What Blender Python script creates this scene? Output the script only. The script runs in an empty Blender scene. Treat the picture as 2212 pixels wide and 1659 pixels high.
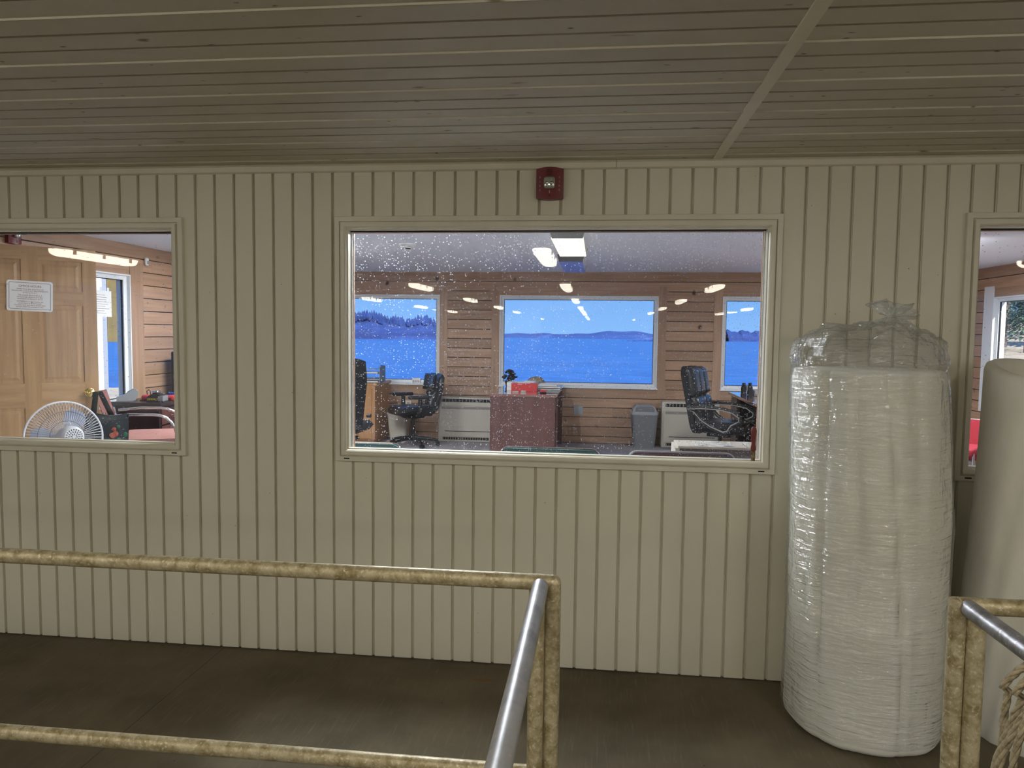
import bpy, bmesh, math, random
from mathutils import Vector, Matrix, noise
random.seed(7)
S = bpy.context.scene
COL = S.collection
PI = math.pi

# ------------------------------------------------------------------ camera
F_PX, YAW, PITCH, ROLL, ZC = 1620.0, -0.11373709, 0.06824608, -0.01177212, 1.63
fw = Vector((math.sin(YAW)*math.cos(PITCH), math.cos(YAW)*math.cos(PITCH), -math.sin(PITCH)))
rt = Vector((math.cos(YAW), -math.sin(YAW), 0)); dn = fw.cross(rt)
r2 = math.cos(ROLL)*rt + math.sin(ROLL)*dn; d2 = -math.sin(ROLL)*rt + math.cos(ROLL)*dn
cam = bpy.data.cameras.new('camera'); camo = bpy.data.objects.new('camera', cam); COL.objects.link(camo)
m = Matrix.Identity(4)
for i in range(3):
    m[i][0] = r2[i]; m[i][1] = -d2[i]; m[i][2] = -fw[i]
m[2][3] = ZC
camo.matrix_world = m
cam.sensor_fit = 'HORIZONTAL'; cam.sensor_width = 36; cam.lens = F_PX*36/2212
cam.clip_start = 0.05; cam.clip_end = 20000
S.camera = camo

# ------------------------------------------------------------------ world, sun, exposure
SUN_STRENGTH = 6.0
HALL_LAMP = 32.0
OFFICE_FILL = 52.0  # strength of the added, unseen office lights
W = bpy.data.worlds.new('world'); S.world = W; W.use_nodes = True
nt = W.node_tree; nt.nodes.clear()
out = nt.nodes.new('ShaderNodeOutputWorld'); bg = nt.nodes.new('ShaderNodeBackground')
tc = nt.nodes.new('ShaderNodeTexCoord'); sp = nt.nodes.new('ShaderNodeSeparateXYZ'); rp = nt.nodes.new('ShaderNodeValToRGB')
nt.links.new(tc.outputs['Generated'], sp.inputs[0]); nt.links.new(sp.outputs['Z'], rp.inputs[0])
rp.color_ramp.elements[0].position = 0.0; rp.color_ramp.elements[0].color = (.24, .50, .95, 1)
rp.color_ramp.elements[1].position = 0.5; rp.color_ramp.elements[1].color = (.08, .26, .76, 1)
e = rp.color_ramp.elements.new(0.09); e.color = (.145, .38, .86, 1)
nt.links.new(rp.outputs[0], bg.inputs[0]); bg.inputs[1].default_value = 1.0
nt.links.new(bg.outputs[0], out.inputs[0])
sl = bpy.data.lights.new('sun', 'SUN'); sl.energy = SUN_STRENGTH; sl.angle = 0.01; sl.color = (1, .96, .9)
so = bpy.data.objects.new('sun', sl); COL.objects.link(so)
so.rotation_euler = Vector((-.35, .70, -.62)).to_track_quat('-Z', 'Y').to_euler()
S.view_settings.view_transform = 'Standard'; S.view_settings.look = 'None'
S.view_settings.exposure = 0.15; S.view_settings.gamma = 1.0; S.view_settings.use_curve_mapping = False
S.cycles.use_denoising = True; S.cycles.adaptive_threshold = 0.02

# ------------------------------------------------------------------ mesh helpers
def BM(): return bmesh.new()
def box(bm, x0, x1, y0, y1, z0, z1):
    v = [bm.verts.new(p) for p in ((x0,y0,z0),(x1,y0,z0),(x1,y1,z0),(x0,y1,z0),(x0,y0,z1),(x1,y0,z1),(x1,y1,z1),(x0,y1,z1))]
    for f in ((0,3,2,1),(4,5,6,7),(0,1,5,4),(1,2,6,5),(2,3,7,6),(3,0,4,7)): bm.faces.new([v[i] for i in f])
    return v
def rbox(bm, c, s, r=.01, seg=2, M=None):
    t = BM(); bmesh.ops.create_cube(t, size=1)
    bmesh.ops.scale(t, vec=s, verts=t.verts)
    if r > 0: bmesh.ops.bevel(t, geom=t.edges[:], offset=min(r, min(s)*.49), segments=seg, affect='EDGES', profile=.5)
    bmesh.ops.transform(t, matrix=Matrix.Translation(c) @ (M or Matrix.Identity(4)), verts=t.verts)
    add(bm, t)
def add(bm, t):
    mp = {v: bm.verts.new(v.co) for v in t.verts}
    for f in t.faces:
        try: bm.faces.new([mp[v] for v in f.verts])
        except ValueError: pass
    t.free()
def tube(bm, pts, r, n=10, closed=False, caps=True):
    pts = [Vector(p) for p in pts]; N = len(pts)
    rs = r if isinstance(r, (list, tuple)) else [r]*N
    rings = []; up = None
    for i, p in enumerate(pts):
        a = pts[i-1] if (i > 0 or closed) else p; b = pts[(i+1) % N] if (i < N-1 or closed) else p
        t = (b-a).normalized()
        if up is None:
            up = Vector((0,0,1)) if abs(t.z) < .9 else Vector((1,0,0))
        u = (up - t*up.dot(t)).normalized(); w = t.cross(u); up = u
        rings.append([bm.verts.new(p + rs[i]*(u*math.cos(2*PI*k/n) + w*math.sin(2*PI*k/n))) for k in range(n)])
    for i in range(N if closed else N-1):
        A = rings[i]; B = rings[(i+1) % N]
        for k in range(n): bm.faces.new((A[k], A[(k+1) % n], B[(k+1) % n], B[k]))
    if caps and not closed:
        bm.faces.new(rings[0][::-1]); bm.faces.new(rings[-1])
def cyl(bm, p0, p1, r0, r1=None, n=16): tube(bm, [p0, p1], [r0, r0 if r1 is None else r1], n)
def lathe(bm, prof, n=24, c=(0,0,0), M=None, cap0=True, cap1=True):
    M = M or Matrix.Identity(4); c = Vector(c); rings = []
    for r, z in prof:
        rings.append([bm.verts.new(c + M @ Vector((r*math.cos(2*PI*k/n), r*math.sin(2*PI*k/n), z))) for k in range(n)])
    for A, B in zip(rings, rings[1:]):
        for k in range(n): bm.faces.new((A[k], A[(k+1) % n], B[(k+1) % n], B[k]))
    if cap0: bm.faces.new(rings[0][::-1])
    if cap1: bm.faces.new(rings[-1])
def prism(bm, poly, fn, a, b):
    A = [bm.verts.new(fn(p, a)) for p in poly]; B = [bm.verts.new(fn(p, b)) for p in poly]; n = len(poly)
    for k in range(n): bm.faces.new((A[k], A[(k+1) % n], B[(k+1) % n], B[k]))
    bm.faces.new(A[::-1]); bm.faces.new(B)
def grid(bm, fn, nu, nv, wrap=False):
    g = [[bm.verts.new(fn(i/nu, j/nv)) for i in range(nu if wrap else nu+1)] for j in range(nv+1)]
    for j in range(nv):
        for i in range(nu):
            k = (i+1) % nu if wrap else i+1
            bm.faces.new((g[j][i], g[j][k], g[j+1][k], g[j+1][i]))
    return g
def rrect(w, h, r, n=5):
    pts = []
    for cx, cy, a0 in ((w/2-r, h/2-r, 0), (-w/2+r, h/2-r, 90), (-w/2+r, -h/2+r, 180), (w/2-r, -h/2+r, 270)):
        for k in range(n+1):
            a = math.radians(a0+90*k/n); pts.append((cx+r*math.cos(a), cy+r*math.sin(a)))
    return pts
def obj(name, bm, mat, parent=None, smooth=False, loc=None, angle=40):
    bmesh.ops.recalc_face_normals(bm, faces=bm.faces)
    me = bpy.data.meshes.new(name); bm.to_mesh(me); bm.free()
    if mat: me.materials.append(mat)
    if smooth:
        me.polygons.foreach_set('use_smooth', [True]*len(me.polygons))
        me.set_sharp_from_angle(angle=math.radians(angle))
    o = bpy.data.objects.new(name, me); COL.objects.link(o)
    if parent: o.parent = parent
    if loc: o.location = loc
    return o
def tag(o, label=None, cat=None, group=None, kind=None):
    if label: o['label'] = label
    if cat: o['category'] = cat
    if group: o['group'] = group
    if kind: o['kind'] = kind
    return o
def thing(name, label, cat, loc=(0,0,0), rz=0, group=None, kind=None):
    o = bpy.data.objects.new(name, None); COL.objects.link(o); o.location = loc; o.rotation_euler = (0, 0, rz)
    o.empty_display_size = .1
    return tag(o, label, cat, group, kind)
def copy_tree(o, parent=None):
    c = o.copy(); COL.objects.link(c)
    if parent: c.parent = parent
    for ch in list(o.children): copy_tree(ch, c)
    return c
def text_bm(body, size, fn, extrude=0.0, align='CENTER', spacing=1.0):
    cu = bpy.data.curves.new('t', 'FONT'); cu.body = body; cu.size = size; cu.align_x = align; cu.space_line = spacing
    cu.extrude = extrude; cu.resolution_u = 3
    o = bpy.data.objects.new('t', cu); COL.objects.link(o)
    dg = bpy.context.evaluated_depsgraph_get(); me = bpy.data.meshes.new_from_object(o.evaluated_get(dg))
    bm = BM(); bm.from_mesh(me)
    for v in bm.verts: v.co = fn(v.co)
    bpy.data.objects.remove(o); bpy.data.curves.remove(cu); bpy.data.meshes.remove(me)
    return bm

# ------------------------------------------------------------------ materials
def mat(name, col, rough=.5, metal=0.0, var=None, bump=None, spec=.5, coat=0.0, emit=None, rnd=0.0, alpha=None):
    """var=(scale(3), colour2, lo, hi) noise mix; bump=(scale(3), strength, dist)"""
    M = bpy.data.materials.new(name); M.use_nodes = True; t = M.node_tree; N = t.nodes; L = t.links
    b = N['Principled BSDF']; b.inputs['Roughness'].default_value = rough; b.inputs['Metallic'].default_value = metal
    b.inputs['Specular IOR Level'].default_value = spec; b.inputs['Coat Weight'].default_value = coat
    b.inputs['Base Color'].default_value = (*col, 1)
    geo = N.new('ShaderNodeNewGeometry'); cur = None
    oi = N.new('ShaderNodeObjectInfo')
    def coords(scale):
        mp = N.new('ShaderNodeMapping'); mp.inputs['Scale'].default_value = scale if isinstance(scale, (tuple, list)) else (scale,)*3
        ad = N.new('ShaderNodeVectorMath'); ad.operation = 'MULTIPLY_ADD'
        L.new(oi.outputs['Random'], ad.inputs[0]); ad.inputs[1].default_value = (17, 31, 23) if rnd else (0, 0, 0)
        L.new(geo.outputs['Position'], ad.inputs[2]); L.new(ad.outputs[0], mp.inputs[0]); return mp.outputs[0]
    if var:
        for (sc, c2, lo, hi) in (var if isinstance(var, list) else [var]):
            nz = N.new('ShaderNodeTexNoise'); nz.inputs['Scale'].default_value = 1; nz.inputs['Detail'].default_value = 5; nz.inputs['Roughness'].default_value = .6
            L.new(coords(sc), nz.inputs['Vector'])
            mr = N.new('ShaderNodeMapRange'); mr.inputs[1].default_value = lo; mr.inputs[2].default_value = hi; L.new(nz.outputs[0], mr.inputs[0])
            mx = N.new('ShaderNodeMix'); mx.data_type = 'RGBA'; L.new(mr.outputs[0], mx.inputs[0])
            if cur: L.new(cur, mx.inputs[6])
            else: mx.inputs[6].default_value = (*col, 1)
            mx.inputs[7].default_value = (*c2, 1); cur = mx.outputs[2]
    if rnd:
        hs = N.new('ShaderNodeHueSaturation'); mr = N.new('ShaderNodeMapRange'); L.new(oi.outputs['Random'], mr.inputs[0])
        mr.inputs[3].default_value = 1-rnd; mr.inputs[4].default_value = 1+rnd; L.new(mr.outputs[0], hs.inputs['Value'])
        if cur: L.new(cur, hs.inputs['Color'])
        else: hs.inputs['Color'].default_value = (*col, 1)
        cur = hs.outputs[0]
    if cur: L.new(cur, b.inputs['Base Color'])
    if bump:
        nz = N.new('ShaderNodeTexNoise'); nz.inputs['Scale'].default_value = 1; nz.inputs['Detail'].default_value = 4
        L.new(coords(bump[0]), nz.inputs['Vector']); bp = N.new('ShaderNodeBump'); bp.inputs['Strength'].default_value = bump[1]; bp.inputs['Distance'].default_value = bump[2]
        L.new(nz.outputs[0], bp.inputs['Height']); L.new(bp.outputs[0], b.inputs['Normal'])
    if emit:
        b.inputs['Emission Color'].default_value = (*emit[0], 1); b.inputs['Emission Strength'].default_value = emit[1]
    return M
def spots(M, scale, thr, col, keep=.5, stretch=(1,1,1)):
    """dark round marks (knots, flecks) with their own shape, mixed over the base colour"""
    t = M.node_tree; N = t.nodes; L = t.links; b = N['Principled BSDF']
    geo = N.new('ShaderNodeNewGeometry'); mp = N.new('ShaderNodeMapping'); mp.inputs['Scale'].default_value = stretch
    L.new(geo.outputs['Position'], mp.inputs[0])
    dz = N.new('ShaderNodeTexNoise'); dz.inputs['Scale'].default_value = scale*3; L.new(mp.outputs[0], dz.inputs['Vector'])
    ad = N.new('ShaderNodeVectorMath'); ad.operation = 'MULTIPLY_ADD'; L.new(dz.outputs['Color'], ad.inputs[0]); ad.inputs[1].default_value = (.25/scale,)*3; L.new(mp.outputs[0], ad.inputs[2])
    vo = N.new('ShaderNodeTexVoronoi'); vo.inputs['Scale'].default_value = scale; L.new(ad.outputs[0], vo.inputs['Vector'])
    sc = N.new('ShaderNodeSeparateColor'); L.new(vo.outputs['Color'], sc.inputs[0])
    a = N.new('ShaderNodeMapRange'); a.inputs[1].default_value = thr; a.inputs[2].default_value = thr*.45; L.new(vo.outputs['Distance'], a.inputs[0])
    k = N.new('ShaderNodeMath'); k.operation = 'LESS_THAN'; k.inputs[1].default_value = keep; L.new(sc.outputs[0], k.inputs[0])
    mu = N.new('ShaderNodeMath'); mu.operation = 'MULTIPLY'; L.new(a.outputs[0], mu.inputs[0]); L.new(k.outputs[0], mu.inputs[1])
    mx = N.new('ShaderNodeMix'); mx.data_type = 'RGBA'; L.new(mu.outputs[0], mx.inputs[0])
    ip = b.inputs['Base Color']
    if ip.links: L.new(ip.links[0].from_socket, mx.inputs[6])
    else: mx.inputs[6].default_value = ip.default_value
    mx.inputs[7].default_value = (*col, 1); L.new(mx.outputs[2], ip)
    return M
def glass(name, speck=0.0, film=0.0, tint=(1,1,1)):
    M = bpy.data.materials.new(name); M.use_nodes = True; t = M.node_tree; N = t.nodes; L = t.links; N.clear()
    o = N.new('ShaderNodeOutputMaterial'); tr = N.new('ShaderNodeBsdfTransparent'); tr.inputs[0].default_value = (*tint, 1)
    gl = N.new('ShaderNodeBsdfGlossy'); gl.inputs['Roughness'].default_value = 0.0
    lw = N.new('ShaderNodeLayerWeight'); lw.inputs[0].default_value = .5
    p = N.new('ShaderNodeMath'); p.operation = 'POWER'; p.inputs[1].default_value = 5; L.new(lw.outputs['Facing'], p.inputs[0])
    f = N.new('ShaderNodeMath'); f.operation = 'MULTIPLY_ADD'; f.inputs[1].default_value = .9; f.inputs[2].default_value = .017; L.new(p.outputs[0], f.inputs[0])
    mx = N.new('ShaderNodeMixShader'); L.new(f.outputs[0], mx.inputs[0]); L.new(tr.outputs[0], mx.inputs[1]); L.new(gl.outputs[0], mx.inputs[2])
    last = mx.outputs[0]
    if speck or film:
        df = N.new('ShaderNodeBsdfDiffuse'); df.inputs[0].default_value = (.62,.64,.67,1)
        tl = N.new('ShaderNodeBsdfTranslucent'); tl.inputs[0].default_value = (.50,.53,.60,1)
        ms = N.new('ShaderNodeMixShader'); ms.inputs[0].default_value = .5; L.new(df.outputs[0], ms.inputs[1]); L.new(tl.outputs[0], ms.inputs[2])
        geo = N.new('ShaderNodeNewGeometry'); sx = N.new('ShaderNodeSeparateXYZ'); L.new(geo.outputs['Position'], sx.inputs[0])
        cb = N.new('ShaderNodeCombineXYZ'); L.new(sx.outputs['X'], cb.inputs[0]); L.new(sx.outputs['Z'], cb.inputs[1])
        tot = None
        big = N.new('ShaderNodeTexNoise'); big.inputs['Scale'].default_value = 2.6; big.inputs['Detail'].default_value = 3; L.new(cb.outputs[0], big.inputs['Vector'])
        bm_ = N.new('ShaderNodeMapRange'); bm_.inputs[1].default_value = .36; bm_.inputs[2].default_value = .62; bm_.inputs[3].default_value = .25; L.new(big.outputs[0], bm_.inputs[0])
        for sc, thr, keep in ((110, .17, .40), (210, .20, .13), (42, .075, .22)):
            vo = N.new('ShaderNodeTexVoronoi'); vo.voronoi_dimensions = '2D'; vo.inputs['Scale'].default_value = sc; L.new(cb.outputs[0], vo.inputs['Vector'])
            s3 = N.new('ShaderNodeSeparateColor'); L.new(vo.outputs['Color'], s3.inputs[0])
            kk = N.new('ShaderNodeMath'); kk.operation = 'MULTIPLY'; L.new(bm_.outputs[0], kk.inputs[0]); kk.inputs[1].default_value = keep*speck
            lt = N.new('ShaderNodeMath'); lt.operation = 'LESS_THAN'; L.new(s3.outputs[0], lt.inputs[0]); L.new(kk.outputs[0], lt.inputs[1])
            sz = N.new('ShaderNodeMath'); sz.operation = 'MULTIPLY_ADD'; L.new(s3.outputs[1], sz.inputs[0]); sz.inputs[1].default_value = thr; sz.inputs[2].default_value = thr*.4
            d = N.new('ShaderNodeMath'); d.operation = 'LESS_THAN'; L.new(vo.outputs['Distance'], d.inputs[0]); L.new(sz.outputs[0], d.inputs[1])
            mu = N.new('ShaderNodeMath'); mu.operation = 'MULTIPLY'; L.new(lt.outputs[0], mu.inputs[0]); L.new(d.outputs[0], mu.inputs[1])
            if tot is None: tot = mu.outputs[0]
            else:
                a = N.new('ShaderNodeMath'); a.operation = 'MAXIMUM'; L.new(tot, a.inputs[0]); L.new(mu.outputs[0], a.inputs[1]); tot = a.outputs[0]
        w = N.new('ShaderNodeMath'); w.operation = 'MULTIPLY_ADD'; w.inputs[1].default_value = .70; L.new(tot, w.inputs[0])
        fm = N.new('ShaderNodeMath'); fm.operation = 'MULTIPLY'; fm.inputs[1].default_value = film; L.new(bm_.outputs[0], fm.inputs[0]); L.new(fm.outputs[0], w.inputs[2])
        m2 = N.new('ShaderNodeMixShader'); L.new(w.outputs[0], m2.inputs[0]); L.new(last, m2.inputs[1]); L.new(ms.outputs[0], m2.inputs[2]); last = m2.outputs[0]
    L.new(last, o.inputs[0]); return M

M_vinyl = spots(mat('vinyl_siding', (.72,.685,.56), .45, var=((1.2,1.2,.5), (.65,.61,.49), .4, .75), bump=((60,60,60), .05, .002)), 16, .045, (.12,.10,.07), .28)
M_ceil = spots(spots(mat('vinyl_ceiling', (.58,.545,.45), .5, var=((1.4,3,3), (.52,.48,.385), .4, .75)), 9, .10, (.20,.16,.10), .6, (.35,1,1)), 22, .13, (.16,.12,.08), .3, (.5,1,1))
M_trim = mat('vinyl_trim', (.70,.66,.54), .35, var=((5,5,5), (.63,.59,.48), .45, .8))
M_back = mat('wall_backing', (.45,.42,.36), .8)
M_gapshade = mat('gap_shade_backing', (.035,.028,.022), .9)  # near-black backing colour stands in for shadow in the plank gaps
M_conc = spots(mat('brushed_concrete', (.150,.125,.080), .85, var=[((2.2,2.2,2), (.085,.070,.042), .35, .7), ((90,5,5), (.19,.16,.11), .55, .85)], bump=((120,6,6), .25, .003)), 9, .05, (.02,.017,.012), .35)
M_galv = mat('galvanised_pipe', (.50,.43,.28), .45, .25, var=[((34,34,34), (.26,.20,.09), .42, .66), ((120,120,120), (.78,.72,.55), .55, .72), ((240,240,240), (.24,.19,.11), .58, .75)], bump=((110,110,110), .45, .003))
M_steel = mat('smooth_rail', (.44,.44,.46), .42, .55, var=[((14,14,14), (.28,.28,.30), .45, .7), ((60,60,60), (.62,.62,.64), .64, .74)], bump=((40,40,40), .06, .003))
M_foam = mat('white_foam', (.90,.89,.81), .75, var=((3,3,3), (.83,.81,.72), .4, .7), bump=((25,25,25), .12, .004))
M_cloth = mat('white_fleece', (.80,.78,.70), .95, var=((6,6,2), (.70,.67,.59), .4, .7), bump=((160,160,160), .35, .003))
M_red = mat('alarm_red', (.16,.008,.012), .35)
M_white = mat('white_plastic', (.80,.80,.78), .4)
M_frame = mat('white_window_vinyl', (.80,.83,.84), .35)
M_lensclear = mat('clear_lens', (.55,.57,.52), .12, .6)
M_black = mat('black_plastic', (.012,.012,.014), .4)
M_dark = mat('dark_gap', (.01,.01,.01), .9)
M_lamp = mat('lamp_diffuser', (.9,.88,.8), .4, emit=((1,.93,.76), HALL_LAMP))
M_lamp_house = mat('lamp_housing', (.7,.7,.68), .5)
M_offlamp = mat('office_lamp_lens', (.9,.88,.8), .4, emit=((1,.90,.64), 1.05))
M_officefill = mat('office_fill_lens', (.9,.88,.8), .4, emit=((.93,.97,1), OFFICE_FILL))  # lens of the fill lights added out of view
M_offcap = mat('office_lamp_cap', (.16,.16,.16), .5)
M_unlit_sky = mat('unlit_lens_sky_tint', (.30,.33,.72), .4)  # blue sky reflection is put into the lens colour
def pine(name, st, c=(.455,.29,.185), d=(.34,.20,.122), kn=.6):
    return spots(mat(name, c, .45, var=[(st, d, .35, .72)], rnd=.14), 4.2, .16, (.07,.03,.015), kn, (1,1,1))
M_pineX = pine('pine_along_x', (1.5,30,30)); M_pineY = pine('pine_along_y', (30,1.5,30)); M_pineZ = pine('pine_upright', (30,30,1.5), kn=.2)
M_door = mat('door_pine', (.52,.33,.17), .4, var=[((22,22,1.2), (.38,.225,.11), .35, .7)])
M_doorH = mat('door_pine_rail', (.52,.33,.17), .4, var=[((2.5,2.5,26), (.38,.225,.11), .35, .7)])
M_officeceil = mat('office_ceiling', (.84,.88,.94), .9)
M_carpet = mat('office_floor', (.36,.34,.36), .6, var=((3,3,3), (.31,.29,.31), .4, .7))
M_glassmain = glass('dusty_glass', .62, .012)
M_glass2 = glass('side_glass', .12, .004)
M_glass = glass('window_glass')
M_leather = mat('black_leather', (.018,.019,.022), .32, bump=((35,35,35), .2, .004))
M_mesh = mat('black_fabric', (.012,.012,.015), .8)
M_silver = mat('silver_edge', (.45,.42,.38), .3, .8)
M_mahog = mat('mahogany_laminate', (.115,.045,.038), .4, var=((14,14,1.2), (.075,.028,.024), .4, .7))
M_mahogTop = mat('desk_top_laminate', (.22,.10,.085), .12, var=((2,14,14), (.16,.07,.06), .4, .7), spec=.8, coat=1)
M_oak = mat('oak_veneer', (.50,.27,.12), .4, var=((18,18,1.5), (.38,.19,.08), .4, .7))
M_espresso = mat('espresso_laminate', (.022,.012,.014), .3, var=((10,10,2), (.032,.018,.018), .4, .7))
M_beige = mat('beige_enamel', (.50,.46,.38), .4)
M_stripe = mat('heater_stripe', (.25,.23,.20), .4)
M_gray = mat('gray_plastic', (.17,.18,.19), .45)
M_grayL = mat('light_gray_plastic', (.30,.32,.33), .35)
M_redbox = mat('red_box', (.55,.03,.035), .4)
M_paper = mat('paper', (.82,.82,.80), .7)
M_tan = mat('tan_cloth', (.36,.31,.22), .8, var=((40,40,40), (.20,.17,.12), .45, .6))
M_card = mat('pale_carton', (.42,.38,.33), .7, var=((8,8,8), (.34,.30,.26), .45, .7))
M_cardD = mat('dark_carton', (.13,.095,.095), .7)
M_teal = mat('teal_upholstery', (.025,.075,.080), .8)
M_purple = mat('plum_upholstery', (.075,.04,.06), .8)
M_pink = mat('dusty_pink_upholstery', (.42,.20,.17), .8, bump=((150,150,150), .3, .002))
M_chrome = mat('chrome_tube', (.72,.72,.74), .15, 1)
M_brass = mat('brass', (.75,.58,.22), .2, 1)
M_fanw = mat('fan_white', (.70,.72,.76), .4)
M_fanb = mat('fan_blade', (.42,.47,.60), .35)
M_bag = mat('tote_black', (.012,.018,.022), .5)
M_tomato = mat('tote_fruit_print', (.30,.05,.03), .5, var=((40,40,40), (.42,.20,.10), .5, .7))
M_leafp = mat('tote_leaf_print', (.02,.10,.05), .5)
M_yellow = mat('charger_yellow', (.75,.55,.03), .4)
M_blue = mat('blue_plastic', (.02,.07,.35), .4)
M_bag_y = mat('yellow_green_bag', (.55,.60,.10), .4)
M_ink = mat('maroon_ink', (.18,.03,.06), .6)
M_inkg = mat('grey_ink', (.18,.15,.16), .6)
M_lettering = mat('pale_lettering', (.45,.38,.36), .6)
M_brownhandle = mat('red_brown_handle', (.16,.02,.012), .4)
M_blade = mat('rusty_blade', (.28,.22,.12), .5, .5, var=((60,60,60), (.10,.07,.04), .45, .6))
M_rope = mat('tan_rope', (.40,.34,.23), .9, var=((90,90,90), (.22,.17,.10), .45, .65))
M_redchair = mat('red_upholstery', (.45,.03,.05), .8)
M_film = bpy.data.materials.new('clear_plastic_film'); M_film.use_nodes = True
def build_film():
    t = M_film.node_tree; N = t.nodes; L = t.links; N.clear(); o = N.new('ShaderNodeOutputMaterial')
    tr = N.new('ShaderNodeBsdfTransparent'); tr.inputs[0].default_value = (.985,.99,.99,1)
    gl = N.new('ShaderNodeBsdfGlossy'); gl.inputs['Roughness'].default_value = .12; df = N.new('ShaderNodeBsdfDiffuse'); df.inputs[0].default_value = (.8,.8,.78,1)
    geo = N.new('ShaderNodeNewGeometry'); hs = []
    for sc, w in (((7,7,55), 1.0), ((16,16,9), .8)):
        mp = N.new('ShaderNodeMapping'); mp.inputs['Scale'].default_value = sc; L.new(geo.outputs['Position'], mp.inputs[0])
        nz = N.new('ShaderNodeTexNoise'); nz.inputs['Scale'].default_value = 1; nz.inputs['Detail'].default_value = 3; nz.inputs['Distortion'].default_value = .6; L.new(mp.outputs[0], nz.inputs['Vector']); hs.append(nz.outputs[0])
    a = N.new('ShaderNodeMath'); a.operation = 'ADD'; L.new(hs[0], a.inputs[0]); L.new(hs[1], a.inputs[1])
    bp = N.new('ShaderNodeBump'); bp.inputs['Strength'].default_value = .9; bp.inputs['Distance'].default_value = .022; L.new(a.outputs[0], bp.inputs['Height'])
    L.new(bp.outputs[0], gl.inputs['Normal'])
    lw = N.new('ShaderNodeLayerWeight'); lw.inputs[0].default_value = .5; L.new(bp.outputs[0], lw.inputs['Normal'])
    p = N.new('ShaderNodeMath'); p.operation = 'POWER'; p.inputs[1].default_value = 3.5; L.new(lw.outputs['Facing'], p.inputs[0])
    f = N.new('ShaderNodeMath'); f.operation = 'MULTIPLY_ADD'; f.inputs[1].default_value = .6; f.inputs[2].default_value = .14; L.new(p.outputs[0], f.inputs[0])
    m1 = N.new('ShaderNodeMixShader'); m1.inputs[0].default_value = .17; L.new(tr.outputs[0], m1.inputs[1]); L.new(df.outputs[0], m1.inputs[2])
    m2 = N.new('ShaderNodeMixShader'); L.new(f.outputs[0], m2.inputs[0]); L.new(m1.outputs[0], m2.inputs[1]); L.new(gl.outputs[0], m2.inputs[2]); L.new(m2.outputs[0], o.inputs[0])
build_film()

# ------------------------------------------------------------------ hall shell
D = 3.559           # hall-side face of the window wall
CH = 2.43           # hall ceiling
OF = 0.22           # office floor
OC = 2.408          # office ceiling
XL, XR, YF = -4.344, 4.254, 9.643
HX0, HX1, HY0 = -8.5, 6.5, -27.0

b = BM(); box(b, HX0, HX1, HY0, D+.02, -.3, 0)
floor = tag(obj('floor', b, M_conc), 'dark brushed concrete floor of the hall', 'floor', kind='structure')
b = BM(); box(b, -1.878, -1.876, .5, D, -.001, .0003); obj('saw_cut', b, M_dark, floor)
b = BM(); prism(b, [(.055*math.cos(2*PI*k/18)*(1+.3*math.sin(5*k)), .016*math.sin(2*PI*k/18)*(1+.3*math.cos(3*k))) for k in range(18)], lambda p, a: (-.50+p[0], 3.385+p[1], a), 0, .0005); obj('rust_stain', b, mat('rust_stain', (.16,.09,.03), .9), floor)
b = BM(); box(b, HX0, HX1, HY0, D+.15, CH+.02, CH+.3)
ceiling = tag(obj('ceiling', b, mat('ceiling_backing', (.10,.085,.055), .9)), 'dirty off-white ribbed vinyl ceiling of the hall', 'ceiling', kind='structure')
for nm, xx, lab in (('wall_left', HX0-.2, 'pale hall side wall with unseen bays opened for daylight, beyond the left window'), ('wall_right', HX1, 'pale hall side wall with unseen bays opened for daylight, beyond the rolls')):
    b = BM()
    yy = D+.15
    box(b, xx, xx+.2, 1.2, yy, -.3, CH+.3)
    for q in range(6):  # bays added out of view to let extra daylight into the hall
        y1_ = 1.2-4.7*q; box(b, xx, xx+.2, y1_-4.7, y1_-4.3, -.3, CH+.3); box(b, xx, xx+.2, y1_-4.3, y1_, CH-.05 if q in (1,2) else -.3, CH+.3)
    tag(obj(nm, b, M_vinyl), lab, 'wall', kind='structure')
b = BM(); box(b, HX0-.2, HX1+.2, HY0-.2, HY0, -.3, CH+.3)
tag(obj('wall_rear', b, M_vinyl), 'plain pale wall at the far end of the hall', 'wall', kind='structure')

# ceiling ribs: thin dark joint with lip between strips, batten across
BX0, BX1 = .497, .538
def ceil_strip(x0, x1, y0, y1, lip):
    b = BM(); t = .020
    poly = [(y0+.011, .0), (y0+.013, -t), (y1-.004, -t), (y1-.002, -t-.005 if lip else -t), (y1, -t-.005 if lip else -t), (y1, .0)]
    prism(b, poly, lambda p, a: (a, p[0], CH+.02+p[1]), x0, x1)
    return obj('ceiling_strip', b, M_ceil, ceiling)
k = 0; y = D+.004
while y > .6:
    y0 = 3.355-.1075*k if k else 3.462
    y0 = 3.462-.1075*k
    for x0, x1 in ((-6.2, BX0+.004), (BX1-.004, 4.6)): ceil_strip(x0, x1, y0, y, k % 3 == 1)
    y = y0; k += 1
b = BM(); box(b, BX0, BX1, .6, D, CH-.006, CH+.006); 
tag(obj('trim_1', b, M_trim), 'narrow pale batten running across the hall ceiling', 'trim', kind='structure')
b = BM()
prism(b, [(D+.006, CH+.006), (D-.026, CH+.006), (D-.026, CH-.004), (D-.014, CH-.010), (D-.014, CH-.034), (D-.002, CH-.040), (D+.006, CH-.040)], lambda p, a: (a, p[0], p[1]), -6.2, .066)
prism(b, [(D+.006, CH+.006), (D-.026, CH+.006), (D-.026, CH-.004), (D-.014, CH-.010), (D-.014, CH-.034), (D-.002, CH-.040), (D+.006, CH-.040)], lambda p, a: (a, p[0], p[1]), .068, 4.6)
tag(obj('trim_2', b, M_trim), 'pale channel trim along the top of the window wall', 'trim', kind='structure')

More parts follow.
